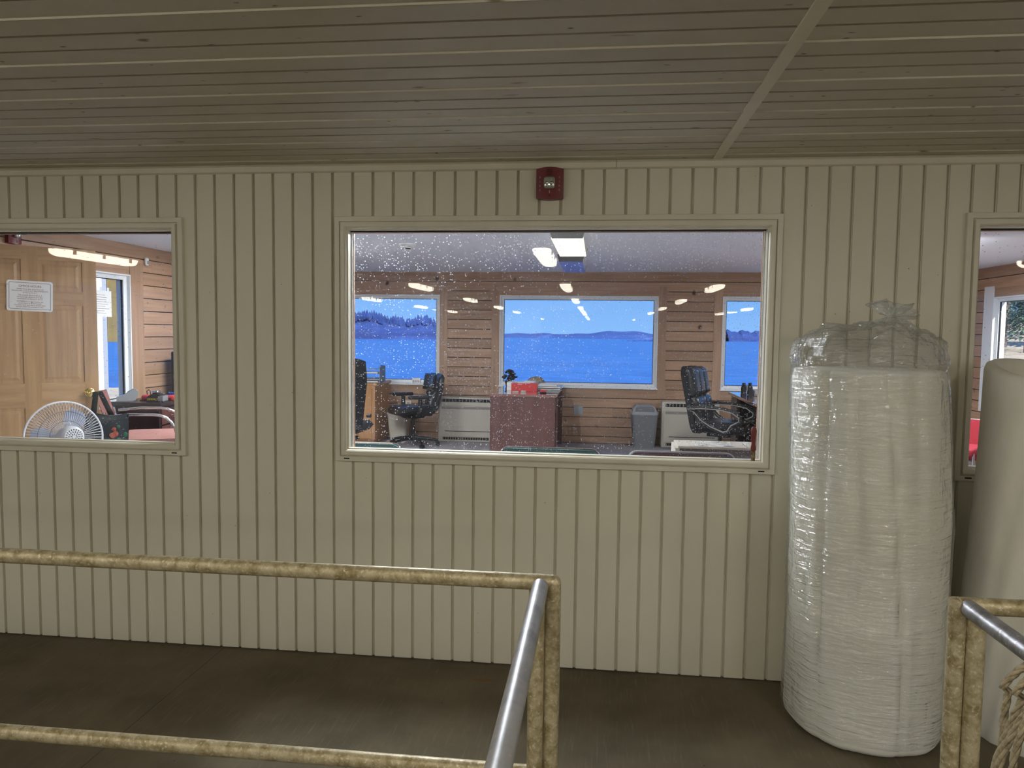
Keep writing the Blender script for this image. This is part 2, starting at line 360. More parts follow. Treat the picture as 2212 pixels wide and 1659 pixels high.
# window wall: backing with openings, and every siding board on its face
WIN = [(-4.15, -2.057), (-1.277, .820), (1.600, 3.70)]
WZ0, WZ1 = .990, 2.180                # casing outside
CI = .062                             # casing width
def wall_holes(bm, u0, u1, z0, z1, holes, put):
    """holes (ua,ub,za,zb) sorted; put(u0,u1,z0,z1)"""
    u = u0
    for a, c, za, zb in sorted(holes):
        if a > u: put(u, a, z0, z1)
        if za > z0: put(a, c, z0, za)
        if zb < z1: put(a, c, zb, z1)
        u = c
    if u < u1: put(u, u1, z0, z1)
b = BM()
wall_holes(b, HX0, HX1, 0, CH+.02, [(a+CI, c-CI, WZ0+CI-.03, WZ1-CI) for a, c in WIN], lambda a, c, z0, z1: box(b, a, c, D+.0195, 3.625, z0, z1))
wall_front = tag(obj('wall_front', b, M_back), 'off-white vinyl sided wall with three windows', 'wall', kind='structure')
P = .1004; G0 = .0137
def board(x0, x1, z0, z1, cx):
    # cross-section: channel 12 mm wide at left, flat face to the right
    pr = [(-.0070, .0185), (-.0066, .0180), (.0036, .0170), (.0042, .0085), (.0066, .0070), (.0078, .0), (P-.0074, 0.), (P-.0070, .0185)]
    pts = []
    n = len(pr)
    xs = [cx+p[0] for p in pr]; ds = [p[1] for p in pr]
    def dep(x):
        for i in range(n-1):
            if xs[i] <= x <= xs[i+1]:
                t = (x-xs[i])/max(1e-9, xs[i+1]-xs[i]); return ds[i]+t*(ds[i+1]-ds[i])
        return .018
    pts = [(x0, dep(x0))] + [(x, d) for x, d in zip(xs, ds) if x0 < x < x1] + [(x1, dep(x1))]
    pts = pts + [(x1, .0205), (x0, .0205)]
    b = BM(); prism(b, pts, lambda p, a: (p[0], D+p[1], a), z0, z1)
    return obj('siding_board', b, M_vinyl, wall_front)
for k in range(-48, 34):
    cx = G0+k*P; xa, xb = cx-.0070, cx+P-.0070
    segs = [(xa, xb, .006, CH-.03)]
    for a, c in WIN:
        a, c = a+.02, c-.02
        new = []
        for s in segs:
            lo, hi = max(s[0], a), min(s[1], c)
            if hi-lo <= 0.001: new.append(s); continue
            if s[0] < a-.002: new.append((s[0], a, s[2], s[3]))
            if s[1] > c+.002: new.append((c, s[1], s[2], s[3]))
            new.append((lo, hi, s[2], WZ0+.02)); new.append((lo, hi, WZ1-.02, s[3]))
        segs = new
    for s in segs: board(*s, cx)

def ring(name, parent, m, rect, prof, put):
    """four mitred sides; prof = [(inset, height)...]; put(u, z, h)"""
    u0, u1, z0, z1 = rect
    for side in range(4):
        b = BM(); rows = []
        for ins, h in prof:
            A, B, C2, E2 = (u0+ins, z0+ins), (u1-ins, z0+ins), (u1-ins, z1-ins), (u0+ins, z1-ins)
            s = [(A, B), (B, C2), (C2, E2), (E2, A)][side]
            rows.append([b.verts.new(put(s[0][0], s[0][1], h)), b.verts.new(put(s[1][0], s[1][1], h))])
        for r0, r1 in zip(rows, rows[1:]): b.faces.new((r0[0], r0[1], r1[1], r1[0]))
        b.faces.new([r[0] for r in rows]); b.faces.new([r[1] for r in rows][::-1]); b.faces.new((rows[0][1], rows[0][0], rows[-1][0], rows[-1][1]))
        obj(name, b, m, parent)
CAS = [(0, -.006), (0, .018), (.002, .020), (.024, .020), (.026, .010), (.030, .010), (.033, .026), (.050, .026), (.056, .020), (.060, .004), (.064, .004), (.064, -.03), (.02, -.03)]
wlab = ['left window of the siding wall, cut by the picture edge', 'wide middle window with speckled glass in the siding wall', 'window behind the rolls at the picture edge']
for i, (a, c) in enumerate(WIN):
    w = thing('window_%d' % (i+1), wlab[i], 'window', kind='structure')
    ring('casing', w, M_trim, (a, c, WZ0, WZ1), CAS, lambda u, z, h: (u, D-h, z))
    ia, ic, iz0, iz1 = a+CI, c-CI, WZ0+CI, WZ1-CI
    b = BM(); box(b, ia+.002, ic-.002, D+.045, D+.050, iz0+.002, iz1-.002); obj('pane', b, M_glassmain if i == 1 else M_glass2, w)
    ring('sash', w, M_frame, (ia-.004, ic+.004, iz0-.022, iz1+.004), [(0, 0), (.010, 0), (.008, .016), (.0, .016)], lambda u, z, h: (u, D+.051+h, z))
    b = BM(); box(b, ia-.004, ic+.004, D+.036, D+.044, iz1-.006, iz1); obj('gasket', b, M_dark, w)
    for sx in (a+.045, c-.075):
        b = BM(); box(b, sx, sx+.028, D-.0215, D-.0195, WZ0+.011, WZ0+.017); obj('weep_slot', b, M_dark, w)
    # office-side casing
    ring('inner_casing', w, M_pineX, (a-.01, c+.01, WZ0-.045, WZ1+.01), [(0, 0), (0, .012), (.080, .012), (.080, 0)], lambda u, z, h: (u, 3.625+h, z))

# ------------------------------------------------------------------ office shell
b = BM(); box(b, XL-.2, XR+.2, 3.626, YF+.2, -.3, OF)
tag(obj('floor_office', b, M_carpet), 'grey floor of the office behind the glass', 'floor', kind='structure')
b = BM(); box(b, XL-.3, XR+.3, 3.626, YF+.6, OC, OC+.15)
tag(obj('ceiling_office', b, M_officeceil), 'smooth white ceiling of the office', 'ceiling', kind='structure')
FW = [(-4.08, -2.061, .945, 2.110), (-1.271, .745, .945, 2.110), (1.535, 3.55, .945, 2.110)]
LW = (5.15, 6.575, .93, 2.125); LD = (3.75, 4.64, OF, 2.215)
RW = (6.55, 8.72, .945, 2.075)
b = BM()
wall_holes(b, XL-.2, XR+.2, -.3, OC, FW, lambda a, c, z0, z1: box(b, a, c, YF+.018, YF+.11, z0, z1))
wall_back = tag(obj('wall_back', b, M_gapshade), 'knotty pine plank wall with three sea-view windows', 'wall', kind='structure')
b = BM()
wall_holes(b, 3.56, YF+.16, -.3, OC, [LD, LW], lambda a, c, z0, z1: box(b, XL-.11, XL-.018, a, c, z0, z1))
wall_oleft = tag(obj('wall_office_left', b, M_gapshade), 'knotty pine plank side wall behind the open door', 'wall', kind='structure')
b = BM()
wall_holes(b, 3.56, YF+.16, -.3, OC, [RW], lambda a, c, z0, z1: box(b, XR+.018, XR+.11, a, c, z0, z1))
wall_oright = tag(obj('wall_office_right', b, M_gapshade), 'knotty pine plank side wall seen past the rolls', 'wall', kind='structure')
def planks(u0, u1, holes, put, parent, m, pitch=.1235):
    z1 = OC
    while z1 > OF:
        z0 = max(OF, z1-pitch)
        segs = [(u0, u1)]
        for a, c, za, zb in holes:
            if z1 > za+.02 and z0 < zb-.02:
                new = []
                for s in segs:
                    if c <= s[0] or a >= s[1]: new.append(s); continue
                    if a > s[0]: new.append((s[0], a))
                    if c < s[1]: new.append((c, s[1]))
                segs = new
        out_ = []
        for s in segs:
            if s[1]-s[0] > 2.6:
                j = random.uniform(s[0]+.9, s[1]-.9); out_ += [(s[0], j), (j+.001, s[1])]
            else: out_.append(s)
        for s in out_:
            b = BM(); t = .018; e = .004
            prism(b, [(z0+.006, .0), (z0+.007, t-.003), (z0+.010, t), (z1-.002, t), (z1, t-.003), (z1, .0)], lambda p, a: put(a, p[0], p[1]), s[0], s[1])
            obj('plank', b, m, parent)
        z1 = z0
cw = .104
def infl(h, w=cw, top=.0): return (h[0]-w, h[1]+w, h[2]+.0, h[3]+top)
planks(XL, XR, [infl(h) for h in FW], lambda u, z, t: (u, YF+.018-t, z), wall_back, M_pineX)
planks(3.626, YF, [infl(LW, .2), (LD[0]-.0, LD[1]+.0, OF, LD[3]+.02)], lambda u, z, t: (XL-.018+t, u, z), wall_oleft, M_pineY)
planks(3.626, YF, [infl(RW, .22)], lambda u, z, t: (XR+.018-t, u, z), wall_oright, M_pineY)
def far_window(n, h, label, put, m_cas, casw, upm, frame_deep=True):
    """put(u, d, z): d = distance into the room from the plank face"""
    w = thing('window_%d' % n, label, 'window', kind='structure')
    def pbox(nm, u0, u1, d0, d1, z0, z1, m):
        b = BM(); pts = [put(u, d, z) for u in (u0, u1) for d in (d0, d1) for z in (z0, z1)]
        lo = [min(p[i] for p in pts) for i in range(3)]; hi = [max(p[i] for p in pts) for i in range(3)]
        box(b, lo[0], hi[0], lo[1], hi[1], lo[2], hi[2]); return obj(nm, b, m, w)
    u0, u1, z0, z1 = h
    pbox('casing', u0-casw, u0, -.015, .006, z0-.125, z1+.12, upm); pbox('casing', u1, u1+casw, -.015, .006, z0-.125, z1+.12, upm)
    pbox('stool', u0-.01, u1+.01, -.10, .022, z0-.014, z0, M_frame); pbox('backing_strip', u0-.12, u1+.12, -.017, -.003, z0-.13, z0-.0, m_cas); pbox('backing_strip', u0-.12, u1+.12, -.017, -.003, z1, z1+.13, m_cas)
    # white vinyl frame set back in the opening
    ring('window_frame', w, M_frame, h, [(0, -.115), (0, .01), (.012, .01), (.016, -.02), (.05, -.03), (.05, -.055), (.03, -.06), (.03, -.115)], lambda u, z, t: put(u, t, z))
    i = .05
    ring('gasket', w, M_black, (u0+i, u1-i, z0+i, z1-i), [(0, -.055), (0, -.04), (.007, -.04), (.007, -.055)], lambda u, z, t: put(u, t, z))
    pbox('pane', u0+i, u1-i, -.052, -.047, z0+i, z1-i, M_glass)
    return w
fl = ['sea-view window with wooded island, behind the task chair', 'sea-view window with low far hills, behind the brown desk', 'sea-view window beside the executive chair']
for i, h in enumerate(FW): far_window(4+i, h, fl[i], lambda u, d, z: (u, YF-d, z), M_pineX, cw, M_pineZ)
lw_ = far_window(7, LW, 'narrow side window with taped papers, behind the open door', lambda u, d, z: (XL+d, u, z), M_pineY, .2, M_pineZ)
far_window(8, RW, 'side window with sunlit trees outside, past the rolls', lambda u, d, z: (XR-d, u, z), M_pineY, .2, M_frame)
# papers taped on the side window, part of that pane's dressing
def flatbox(name, m, lo, hi, parent=None):
    b = BM(); box(b, lo[0], hi[0], lo[1], hi[1], lo[2], hi[2]); return obj(name, b, m, parent)
pp = thing('notice_sheet', 'printed notice sheet taped to the side window glass', 'paper', (XL-.04, 6.2, 1.84))
flatbox('sheet', M_paper, (0, -.13, -.11), (.002, .16, .12), pp)
for q in range(9): flatbox('printed_line', M_inkg, (.002, -.10, .08-.02*q), (.0025, .05+.08*random.random(), .083-.02*q), pp)
for q in (-.09, 0, .1): flatbox('tape', M_frame, (.002, q, .11), (.003, q+.03, .15), pp)

# ------------------------------------------------------------------ hall strip lights (on the ceiling behind, mirrored in the glass)
def strip_light():
    t = thing('ceiling_strip_light', 'lit fluorescent strip light in the rows mirrored in the window glass', 'light', group='strip lights along the hall ceiling')
    b = BM(); rbox(b, (0,0,-.02), (.13,1.26,.04), .01); obj('housing', b, M_lamp_house, t)
    b = BM()
    sec = [(-.085,-.035), (-.085,-.05), (-.07,-.085), (-.04,-.10), (.04,-.10), (.07,-.085), (.085,-.05), (.085,-.035)]
    g = []
    for yy, s in ((-.64,.55), (-.61,.85), (-.56,1), (.56,1), (.61,.85), (.64,.55)): g.append([b.verts.new((x*s, yy, -.035+(z+.035)*s)) for x, z in sec])
    for A, B in zip(g, g[1:]):
        for k in range(len(sec)-1): b.faces.new((A[k], A[k+1], B[k+1], B[k]))
        b.faces.new((A[-1], A[0], B[0], B[-1]))
    b.faces.new(g[0][::-1]); b.faces.new(g[-1]); obj('diffuser', b, M_lamp, t)
    for yy in (-.45, 0, .45):
        for sx in (-1, 1):
            b = BM(); box(b, sx*.088-.006, sx*.088+.006, yy-.02, yy+.02, -.075, -.02); obj('clip', b, M_gray, t)
    return t
pr = strip_light(); first = True
ROWN = ['outermost ceiling row on the door side', 'ceiling row between door side and middle', 'middle ceiling row', 'ceiling row between middle and rolls', 'outermost ceiling row on the rolls side']
for ri, rx in enumerate((-5.30, -2.95, -.53, 1.82, 4.2)):
    for j in range(5):
        o = pr if first else copy_tree(pr); first = False
        o.location = (rx, -.25-4.9*j, CH+.002)
        o['label'] = 'lit strip light, %s from the window wall, %s' % (['first', 'second', 'third', 'fourth', 'fifth'][j], ROWN[ri])

# ------------------------------------------------------------------ office ceiling lights, seen ones and added fill
def box_light(label, loc, lens, cap, group=None):
    t = thing('ceiling_box_light', label, 'light', loc, group=group)
    b = BM(); prism(b, [(-.135,0), (-.115,-.074), (.115,-.074), (.135,0)], lambda p, a: (p[0], a, p[1]), 0, .012); obj('end_cap', b, cap, t)
    b = BM(); prism(b, [(-.135,0), (-.115,-.074), (.115,-.074), (.135,0)], lambda p, a: (p[0], a, p[1]), 1.288, 1.30); obj('end_cap', b, cap, t)
    b = BM(); prism(b, [(-.130,0), (-.118,-.060), (.118,-.060), (.130,0)], lambda p, a: (p[0], a, p[1]), .012, 1.288); obj('housing', b, M_white, t)
    b = BM(); rbox(b, (0,.65,-.068), (.24,1.276,.018), .004); obj('lens', b, lens, t)
    return t
box_light('lit box ceiling light with cream lens above the middle of the office', (-.245, 5.64, OC), M_offlamp, M_offcap)
box_light('unlit box ceiling light nearer the sea-view windows', (-.285, 7.46, OC), M_unlit_sky, M_offcap)
box_light('added fill light, unseen behind the wall between left and middle windows', (-2.95, 6.0, OC), M_officefill, M_white)  # added out of view to brighten the side wall planks
box_light('added fill light, unseen behind the wall above the wrapped roll', (2.70, 6.3, OC), M_officefill, M_white)  # added out of view, lights the planks past the rolls
box_light('added fill light, unseen just inside the middle window', (-1.0, 4.0, OC), mat('near_fill_lens', (.9,.88,.8), .4, emit=((.90,.96,1), OFFICE_FILL*1.9)), M_white)  # added to brighten the door, its sign and the wrapped roll's side
t = thing('smoke_detector', 'round white smoke detector on the office ceiling', 'smoke detector', (-1.707, 6.6, OC))
b = BM(); lathe(b, [(.072,0), (.072,-.010), (.060,-.020)], 28); obj('base', b, M_white, t, True)
b = BM(); lathe(b, [(.055,-.018), (.052,-.034), (.040,-.038)], 28); obj('body', b, M_white, t, True)
b = BM(); lathe(b, [(.030,-.036), (.028,-.047)], 20); obj('sensor_ring', b, M_dark, t)
b = BM(); lathe(b, [(.031,-.047), (.026,-.056), (.002,-.057)], 20); obj('cap', b, M_white, t, True)

# ------------------------------------------------------------------ fire strobe
def strobe(label, M4, name='fire_strobe'):
    """local: x across, y out of wall (towards -y), z up"""
    t = thing(name, label, 'fire alarm'); t.matrix_world = M4
    def prof(x, z): return 0
    b = BM(); hw, hh = .063, .066; pts = []
    for k in range(13): x = -hw+2*hw*k/12; pts.append((x, hh+.008*(1-(x/hw)**2)))
    for k in range(13): x = hw-2*hw*k/12; pts.append((x, -hh-.008*(1-(x/hw)**2)))
    A = [b.verts.new((x, 0, z)) for x, z in pts]; B = [b.verts.new((x, -.030-.012*(1-(x/hw)**2), z)) for x, z in pts]; n = len(pts)
    for k in range(n): b.faces.new((A[k], A[(k+1)%n], B[(k+1)%n], B[k]))
    for k in range(12): b.faces.new((B[k], B[k+1], B[n-2-k], B[n-1-k]))
    b.faces.new(A); obj('body', b, M_red, t, True)
    b = BM(); rbox(b, (0,-.052,.0), (.053,.030,.055), .012, 3); ln = obj('strobe_lens', b, M_lensclear, t, True)
    for sx in (-1,1):
        b = BM(); lathe(b, [(.009,0), (.005,.004), (.001,.005)], 14, (sx*.011,-.0675,-.004), Matrix.Rotation(PI/2,4,'X')); obj('reflector', b, M_chrome, ln, True)
    for q in range(6): flatbox('horn_slot', M_dark, (-.012,-.0432,.036+.005*q), (.012,-.0415,.038+.005*q), t)
    for sx in (-1,1):
        for q, chh in enumerate('FIRE'):
            bm = text_bm(chh, .013, lambda c, sx=sx, q=q: Vector((sx*.045+c.x, -.0362-c.z, .022-.019*q+c.y)), .0006); obj('letter', bm, M_lettering, t)
    flatbox('indicator', M_lettering, (-.002,-.0440,-.045), (.002,-.042,-.033), t)
    b = BM(); lathe(b, [(.004,0), (.004,.001)], 10, (0,-.042,-.056), Matrix.Rotation(PI/2,4,'X')); obj('screw', b, M_dark, t)
    return t
strobe('red fire strobe on the siding above the middle window', Matrix.Translation((-.238, D-.001, 2.322)))
strobe('red fire strobe above the open pine door', Matrix.Translation((XL+.001, 5.165, 2.315)) @ Matrix.Rotation(PI/2, 4, 'Z'))

# ------------------------------------------------------------------ pipe railings
PR = .021
def pipe(name, pts, parent, m=None, r=PR, n=20):
    b = BM(); tube(b, pts, r, n); return obj(name, b, m or M_galv, parent, True, angle=60)
rl = thing('pipe_railing', 'galvanised pipe railing with corner post in front of the middle window', 'railing', (-.105, 1.92, 0))
def L(p): return (p[0]+.105, p[1]-1.92, p[2])
pipe('top_rail', [L((-4.4,1.92,.980)), L((-.105-.0,1.92,.980))], rl)
b = BM(); lathe(b, [(.0005,-.0212), (.012,-.018), (.0185,-.010), (.021,0), (.021,.0), (.0185,.010), (.012,.018), (.0005,.0212)], 20, L((-.105,1.92,.98))); obj('corner_elbow', b, M_galv, rl, True)
pipe('mid_rail', [L((-4.4,1.92,.459)), L((-.145,1.92,.459))], rl)
pipe('post', [L((-.105,1.92,.98)), L((-.105,1.92,.0))], rl)
pipe('post', [L((-.146,1.905,.962)), L((-.146,1.905,.0))], rl)
pipe('post', [L((-3.6,1.92,.98)), L((-3.6,1.92,.0))], rl)
pipe('hand_rail', [L((-.136,1.885,.980)), L((-.136,.40,.980))], rl, M_steel)
pipe('post', [L((-.136,.43,.98)), L((-.136,.43,.0))], rl)
for px_, py_ in ((-.125,1.915), (-3.6,1.92), (-.136,.43)):
    b = BM(); lathe(b, [(.06,0), (.06,.008), (.022,.010)], 24, L((px_,py_,0))); obj('base_flange', b, M_galv, rl)
rr = thing('pipe_railing', 'galvanised pipe railing beside the fleece roll', 'railing', (.885, 1.889, 0))
def L2(p): return (p[0]-.885, p[1]-1.889, p[2])
pipe('top_rail', [L2((.885,1.90,.980)), L2((2.6,1.90,.980))], rr)
pipe('post', [L2((.883,1.900,.995)), L2((.883,1.900,.0))], rr)
pipe('post', [L2((.921,1.885,.962)), L2((.921,1.885,.0))], rr)
pipe('post', [L2((2.5,1.9,.98)), L2((2.5,1.9,.0))], rr)
M_galv2 = mat('weathered_rail', (.34,.34,.36), .4, .6, var=[((22,22,22), (.17,.16,.16), .42, .65), ((70,70,70), (.62,.62,.60), .6, .74)], bump=((60,60,60), .3, .003))
pipe('hand_rail', [L2((.900,1.885,.980)), L2((.912,.45,.980))], rr, M_galv2)
pipe('post', [L2((.912,.48,.98)), L2((.912,.48,.0))], rr)
for px_, py_ in ((.90,1.893), (2.5,1.9), (.912,.48)):
    b = BM(); lathe(b, [(.06,0), (.06,.008), (.022,.010)], 24, L2((px_,py_,0))); obj('base_flange', b, M_galv, rr)

# rope hank looped over the right railing's hand rail
rope = thing('rope_hank', 'hank of tan twisted rope hanging on the pipe railing', 'rope', (.905, 1.50, .98))
def twist(pts, r=.0065):
    b = BM(); N = len(pts)
    P_ = [Vector(p) for p in pts]
    for s in range(3):
        q = []
        for i, p in enumerate(P_):
            t_ = (P_[min(i+1,N-1)]-P_[max(i-1,0)]).normalized(); u = t_.cross(Vector((0,1,.01))).normalized(); w = t_.cross(u)
            a = i*.85+2*PI*s/3; q.append(p+.6*r*(u*math.cos(a)+w*math.sin(a)))
        tube(b, q, r*.62, 6)
    return b
for q in range(7):
    dx, dyy, ln = .040+.012*q+random.uniform(-.004,.004), -.05+.017*q, .46+.04*random.random()
    pts = []
    for i in range(121):
        a = PI/2+2*PI*i/120
        x = math.cos(a)*(dx if math.cos(a) < 0 else dx*.8); z = -ln/2+.030+ (ln/2)*math.copysign(abs(math.sin(a))**.8, math.sin(a))
        x *= 1+.25*math.sin(z*9+q)*(z < -.05)
        pts.append((x, dyy+.012*math.sin(3*a+q), z))
    obj('rope_loop', twist(pts), M_rope, rope, True, angle=80)

# ------------------------------------------------------------------ wrapped foam roll
t = thing('wrapped_foam_roll', 'tall white foam roll in a knotted clear plastic bag', 'foam roll', (1.133, 3.225, 0))
def roll_c(z):
    k = z/1.5
    R = .306-.004*k-.017*max(0, k-.6)/.4
    return (-.012*k-.027*max(0, k-.6)/.4, -.005*k, R)
CR = [(-2.02, .030, .022, .0, .0), (-1.93, .008, .05, .0, .08), (-1.50, .024, .028, -.14, .02), (-1.25, .007, .08, .0, .0), (-2.45, .016, .03, .05, .0), (-2.75, .006, .1, 0, 0)]
def roll_pt(u, z, off=0.0):
    th = 2*PI*u; cx_, cy_, R = roll_c(z)
    rd = R+off
    for a0, dp, wd, sl1, sl2 in CR:
        a = a0+sl1*(z-.75)+sl2*math.sin(z*4)
        dd = (th-a+PI) % (2*PI)-PI
        rd -= dp*math.exp(-(dd/wd)**2)*(.4+.6*min(1, z/.4))
    rd += .003*math.sin(5*th+3*z)+.002*math.sin(11*th-5*z)
    e = .055
    if z < e: rd -= e-math.sqrt(max(0, e*e-(e-z)**2))
    if z > 1.50-.02: rd -= .02-math.sqrt(max(0, .02**2-(z-1.48)**2))
    return Vector((cx_+rd*math.cos(th), cy_+rd*math.sin(th), z))
b = BM(); zs = [.001,.006,.015,.03,.055]+[.055+(1.48-.055)*k/44 for k in range(1,45)]+[1.487,1.494,1.498,1.4995]
g = [[b.verts.new(roll_pt(i/120, z)) for i in range(120)] for z in zs]
for A, B in zip(g, g[1:]):
    for i in range(120): b.faces.new((A[i], A[(i+1)%120], B[(i+1)%120], B[i]))
b.faces.new(g[0][::-1]); cx_, cy_, R_ = roll_c(1.5)
inner = [b.verts.new((cx_+.04*math.cos(2*PI*i/120), cy_+.04*math.sin(2*PI*i/120), 1.497)) for i in range(120)]
for i in range(120): b.faces.new((g[-1][i], g[-1][(i+1)%120], inner[(i+1)%120], inner[i]))
b.faces.new(inner)
obj('foam_roll', b, M_foam, t, True, angle=70)
b = BM()
zs = [.05+(1.47-.05)*k/110 for k in range(111)]
film = [[roll_pt(i/120, z, .008+.007*(abs(noise.noise(Vector((i*.10, z*26, 0))))-.2)+.006*noise.noise(Vector((i*.22, z*3, 5)))) for i in range(120)] for z in zs]
# the loose bag top: dome gathered to a knot with a frilled tuft
prof = [(1.0,1.50), (1.01,1.53), (.985,1.565), (.93,1.595), (.84,1.625), (.72,1.648), (.58,1.664), (.42,1.674), (.26,1.684), (.12,1.698), (.05,1.712)]
def ridged(p): return abs(noise.noise(p))-.22
NF = 120
kx, ky = .045, -.02
for j in range(31):
    q_ = j/30*(len(prof)-1); j0 = min(int(q_), len(prof)-2); fr_ = q_-j0
    f_ = prof[j0][0]*(1-fr_)+prof[j0+1][0]*fr_; z = prof[j0][1]*(1-fr_)+prof[j0+1][1]*fr_
    row = []; amp = min(1, j/4)*min(1, (30-j)/6)
    for i in range(NF):
        th = 2*PI*i/NF; k_ = min(1, (1-f_)*1.3); cc = roll_c(1.5); r = (cc[2]+.006)*f_
        ctr = Vector((cc[0]*(1-k_)+kx*k_, cc[1]*(1-k_)+ky*k_, z-.018*f_*math.cos(th)*(z > 1.52)))
        d_ = Vector((math.cos(th), math.sin(th), 0)); p = ctr+r*d_
        crm = .050*ridged(p*7+Vector((3,1,2)))+.030*ridged(p*15)+.014*ridged(p*34)
        fold = .010*math.sin(9*th+6*z)+.006*math.sin(16*th-9*z)
        row.append(p+(d_*.55+Vector((0,0,.8)))*amp*(crm+fold*(1-f_*.5)))
    film.append(row)
for j in range(1, 11):
    s = j/10; row = []
    for i in range(NF):
        th = 2*PI*i/NF
        r = .013+.062*s**.75*(1+.38*math.sin(4*th+.6)+.30*math.sin(7*th+2+1.5*s)+.15*math.sin(13*th))
        row.append(Vector((kx+.012*s+r*1.1*math.cos(th), ky+r*.75*math.sin(th), 1.712+.070*s*(.62+.42*math.cos(th+2.5)+.20*math.sin(5*th+1))-.012*s*s)))
    film.append(row)
for j in range(1, 9):   # inner ruffle folded back over the knot
    s = j/8; row = []
    for i in range(NF):
        th = 2*PI*i/NF; last = film[-1][i] if j == 1 else row0[i]
        r = .066*(1-s)*(1+.4*math.sin(5*th+1.2)+.2*math.sin(11*th))+.008
        row.append(Vector((kx+.005+r*math.cos(th), ky+r*.8*math.sin(th), 1.752+.022*math.sin(PI*s)+.022*math.cos(th+2.8)*(1-s)-.03*s)))
    row0 = row; film.append(row)
V = [[b.verts.new(p) for p in r] for r in film]
for A, B in zip(V, V[1:]):
    for i in range(120): b.faces.new((A[i], A[(i+1)%120], B[(i+1)%120], B[i]))
obj('plastic_bag', b, M_film, t, True, angle=80)

# ------------------------------------------------------------------ fleece roll
t = thing('fleece_roll', 'bare white fleece roll with hollow top behind the pipe railing', 'fabric roll', (1.835, 3.262, 0))
def fr(u, s):
    th = 2*PI*u; R = .285+.006*math.sin(3*th+4*s)+.010*math.exp(-((s-.35)/.25)**2)
    for a0, dp, wd, sl1 in ((-2.3,.014,.10,.9), (-2.65,.010,.09,.6), (-1.9,.012,.12,1.1), (-1.5,.008,.1,-.8)):
        dd = (th-a0-sl1*(s-.5)+PI) % (2*PI)-PI; R -= dp*math.exp(-(dd/wd)**2)
    z = s*1.515
    x, y = R*math.cos(th), R*math.sin(th)
    if s < .04: q = .04-s; x *= 1-5*q*q*40*.5*.2; y *= 1-5*q*q*40*.5*.2
    zt = z*(1-(.12*(x+.28)-.20*(y))/1.56*s)
    return Vector((x+.045*s, y, zt))
b = BM(); ss = [0,.004,.012,.025,.04]+[.04+.94*k/34 for k in range(1,35)]
rows = [[fr(i/96, s) for i in range(96)] for s in ss]
top = rows[-1]
def inset(row, f, dz):
    c = sum(row, Vector())/len(row); return [Vector((c.x+(p.x-c.x)*f, c.y+(p.y-c.y)*f, p.z+dz)) for p in row]
rows += [inset(top, .97, .022), inset(top, .91, .030), inset(top, .84, .024), inset(top, .80, .0), inset(top, .78, -.10)]
V = [[b.verts.new(p) for p in r] for r in rows]
for A, B in zip(V, V[1:]):
    for i in range(96): b.faces.new((A[i], A[(i+1)%96], B[(i+1)%96], B[i]))
b.faces.new(V[0][::-1]); b.faces.new(V[-1])
obj('fleece_body', b, M_cloth, t, True, angle=70)
c = sum(top, Vector())/96
b = BM(); pts = []
for i in range(260):
    a = i*.13; r = .03+.175*i/260; pts.append((c.x+r*math.cos(a), c.y+r*math.sin(a), c.z-.045-.1*r*math.cos(a)+.008*math.sin(a*3)))
tube(b, pts, .019, 8); obj('rolled_layers', b, M_cloth, t, True, angle=80)

# ------------------------------------------------------------------ knife wedged in the window frame
t = thing('putty_knife', 'old putty knife with red-brown handle wedged in the middle window frame', 'knife', (.722, D-.012, 1.055))
b = BM(); rbox(b, (.0,.0,.020), (.018,.003,.050), .001); obj('blade', b, M_blade, t)
b = BM(); lathe(b, [(.006,.040), (.0125,.046), (.0125,.058), (.0095,.075), (.0115,.11), (.013,.135), (.010,.150), (.003,.156)], 14); o = obj('handle', b, M_brownhandle, t, True); o.scale = (1,.75,1)

# ------------------------------------------------------------------ open pine door with sign, knob, tote bag
DA = math.radians(45)
dm = Matrix.Translation((-3.70, 5.20, OF)) @ Matrix.Rotation(DA, 4, 'Z')   # local -x runs from the free edge to the hinge; -y faces the camera
dr = thing('door_1', 'open six-panel pine door with an office hours sign', 'door', kind='structure'); dr.matrix_world = dm
DW, DH, TH = .84, 1.98, .035
cols = [(-.365,-.09), (-.745,-.467)]; rws = [(.20,.84), (1.01,1.57), (1.67,1.885)]
b = BM(); box(b, -DW, 0, .008, TH-.008, 0, DH); obj('core', b, M_door, dr)
for x0, x1 in ((-.09,0), (-.467,-.365), (-DW,-.745)):
    b = BM(); box(b, x0, x1, 0, TH, 0, DH); obj('stile', b, M_door, dr)
for x0, x1 in cols:
    for z0, z1 in ((0,.20), (.84,1.01), (1.57,1.67), (1.885,DH)):
        b = BM(); box(b, x0, x1, 0, TH, z0, z1); obj('rail', b, M_doorH, dr)
    for z0, z1 in rws:
        b = BM()
        for yy0, yy1, yb in ((.012,.002,.010), (TH-.012,TH-.002,TH-.010)):
            o4 = [b.verts.new(p) for p in ((x0,yb,z0),(x1,yb,z0),(x1,yb,z1),(x0,yb,z1))]
            e = .012; m4 = [b.verts.new(p) for p in ((x0+e,yy0,z0+e),(x1-e,yy0,z0+e),(x1-e,yy0,z1-e),(x0+e,yy0,z1-e))]
            e = .042; i4 = [b.verts.new(p) for p in ((x0+e,yy1,z0+e),(x1-e,yy1,z0+e),(x1-e,yy1,z1-e),(x0+e,yy1,z1-e))]
            for k in range(4):
                b.faces.new((o4[k],o4[(k+1)%4],m4[(k+1)%4],m4[k])); b.faces.new((m4[k],m4[(k+1)%4],i4[(k+1)%4],i4[k]))
            b.faces.new(i4)
        obj('door_panel', b, M_door, dr)
